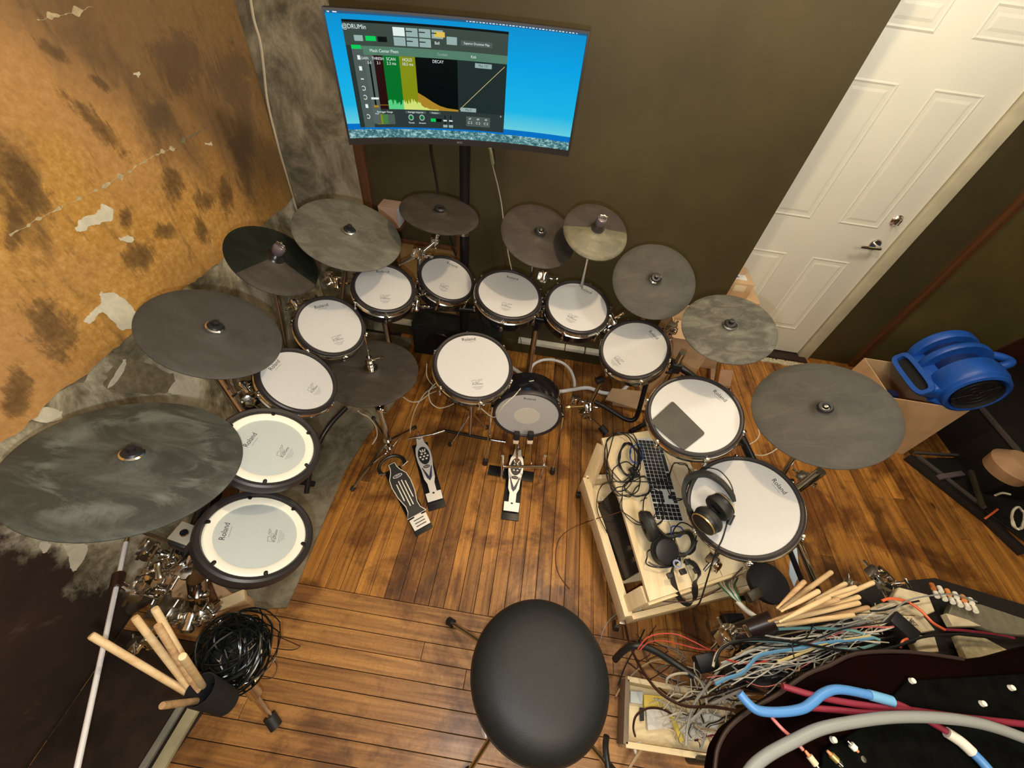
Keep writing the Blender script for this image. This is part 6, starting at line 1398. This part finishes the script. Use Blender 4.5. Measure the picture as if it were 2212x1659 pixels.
lathe('rear_housing', [(.10, -.275), (.150, -.275), (.158, -.285), (.158, -.32), (.145, -.335), (0, -.335)], bluem, am, 56, AX)
def world_sec(bm, c, sd_, upv, w_, h_, k=20):
    return [bm.verts.new(ami @ (c + sd_*w_*(abs(math.cos(a))**.5)*(1 if math.cos(a) > 0 else -1) + upv*h_*(abs(math.sin(a))**.5)*(1 if math.sin(a) > 0 else -1))) for a in [2*math.pi*(i+.5)/k for i in range(k)]]
sd_ = Vector((0, 1, 0)); fw = Vector((-.80, -.05, .60)).normalized(); upv = fw.cross(sd_).normalized(); mid = Vector((2.200, 1.865, .515)); back = Vector((2.40, 1.86, .53)); bm = bmesh.new(); uz = Vector((.25, 0, 1)).normalized()
S_ = [world_sec(bm, back, sd_, uz, .14, .115), world_sec(bm, back.lerp(mid, .5), sd_, uz, .145, .085), world_sec(bm, mid-fw*.022, sd_, upv*-1, .148, .046), world_sec(bm, mid, sd_, upv*-1, .156, .050), world_sec(bm, mid+fw*.010, sd_, upv*-1, .154, .048), world_sec(bm, mid+fw*.010, sd_, upv*-1, .130, .026), world_sec(bm, mid-fw*.03, sd_, upv*-1, .126, .024)]
for a, b in zip(S_, S_[1:]):
    for i in range(20): bm.faces.new((a[i], a[(i+1) % 20], b[(i+1) % 20], b[i]))
bm.faces.new(S_[0]); bmesh.ops.recalc_face_normals(bm, faces=bm.faces); fin('outlet_duct', bm, bluem, am, angle=60)
bm = bmesh.new(); bm.faces.new(world_sec(bm, mid-fw*.012, sd_, upv*-1, .132, .028)); fin('outlet_opening', bm, blk, am)
fin('carry_handle', a_tube(bmesh.new(), [ami @ Vector(q) for q in ((2.545, 1.88, .62), (2.60, 1.88, .665), (2.625, 1.92, .665), (2.60, 1.98, .64), (2.54, 2.0, .60))], .022, 12, 5), bluem, am)
fin('foot_bar', a_tube(bmesh.new(), [ami @ Vector(q) for q in ((2.27, 1.735, .465), (2.36, 1.72, .450), (2.44, 1.722, .452))], .020, 12, 4), bluem, am)
fin('warning_sticker', a_tube(bmesh.new(), [ami @ Yp(2052, 728, 2.03), ami @ Yp(2078, 720, 2.04)], .006, 8), whitep, am)
# dark cases and frame at the right edge
dk = mat('dark_case_black', (.008, .006, .005), .6, 0, .4, 10); dkm = mat('dull_grey_rail', (.10, .085, .075), .5, .3)
cs = world_group('dark_case', (3.1, 1.6, 0), 'big black flight case in the dark at the right edge', 'case'); cs_i = cs.matrix_world.inverted()
box('case_body', (0, 0, 0), (1.0, .95, .30), dk, cs, cs_i @ T(3.32, 1.95, .152), .01)
box('case_body', (0, 0, 0), (.9, .55, .22), dk, cs, cs_i @ T(3.42, 1.05, .112), .01)
for p, q in (((2.82, 1.475, .304), (3.8, 1.475, .304)), ((2.82, 1.475, .304), (2.82, 2.42, .304))): beam('edge_rail', p, q, .02, .02, dkm, cs, cs_i)
rf = world_group('rail_frame', (2.75, 1.5, 0), 'low dark frame with dull grey rails on the floor at the right edge', 'frame'); rfi = rf.matrix_world.inverted()
fa, fb, fc = Z(1962, 985, .03), Z(2135, 1120, .03), Z(2215, 1195, .03)
def rbeam(a, b, z, w_, h, m): beam('rail', Vector((a.x, a.y, z)), Vector((b.x, b.y, z)), w_, h, m, rf, rfi)
rbeam(fa, fb, .022, .04, .04, dk); rbeam(Z(1982, 985, .05), Z(2128, 1098, .05), .052, .012, .02, dkm)
rbeam(Z(1975, 978, .05), Z(2068, 984, .05), .05, .014, .02, dkm); rbeam(fb, fc, .022, .04, .04, dk); rbeam(Z(2100, 1015, .08), Z(2125, 1090, .08), .07, .02, .02, mat('olive_rail', (.05, .045, .025), .5)); rbeam(Z(2030, 1030, .06), Z(2080, 1022, .06), .055, .03, .02, mat('purple_grey_rail', (.12, .09, .10), .5))
quad_board('frame_floor', [(1990, 990), (2200, 985), (2260, 1200), (2130, 1105)], .018, .012, dk, rf, rfi)
o = lathe('tan_bundle', [(0, .06), (.06, .05), (.10, .0), (.09, -.06), (0, -.08)], mat('tan_cloth', (.34, .20, .10), .8, 0, .2, 10), None, 24, Matrix.Translation(Z(2192, 1005, .40))); setp(o, 'tan cloth bundle on the dark case at the right edge', 'bundle')
loop('white_cable_ring', 2200, 1120, 14, 22, .10, cm['cream'], .006, 'ring of cream cable at the right edge of the floor', 1.6, 12)
cable('white_scrap', [Z(*q, .12) for q in ((2150, 1070), (2165, 1065), (2182, 1068))], .006, cm['cream'], 'short cream twist of cord on the dark frame')
cable('white_scrap', [Z(*q, .08) for q in ((2128, 1120), (2142, 1110), (2155, 1100))], .005, cm['orange'], 'short red and white lead on the dark frame')
bpy.context.view_layer.update()
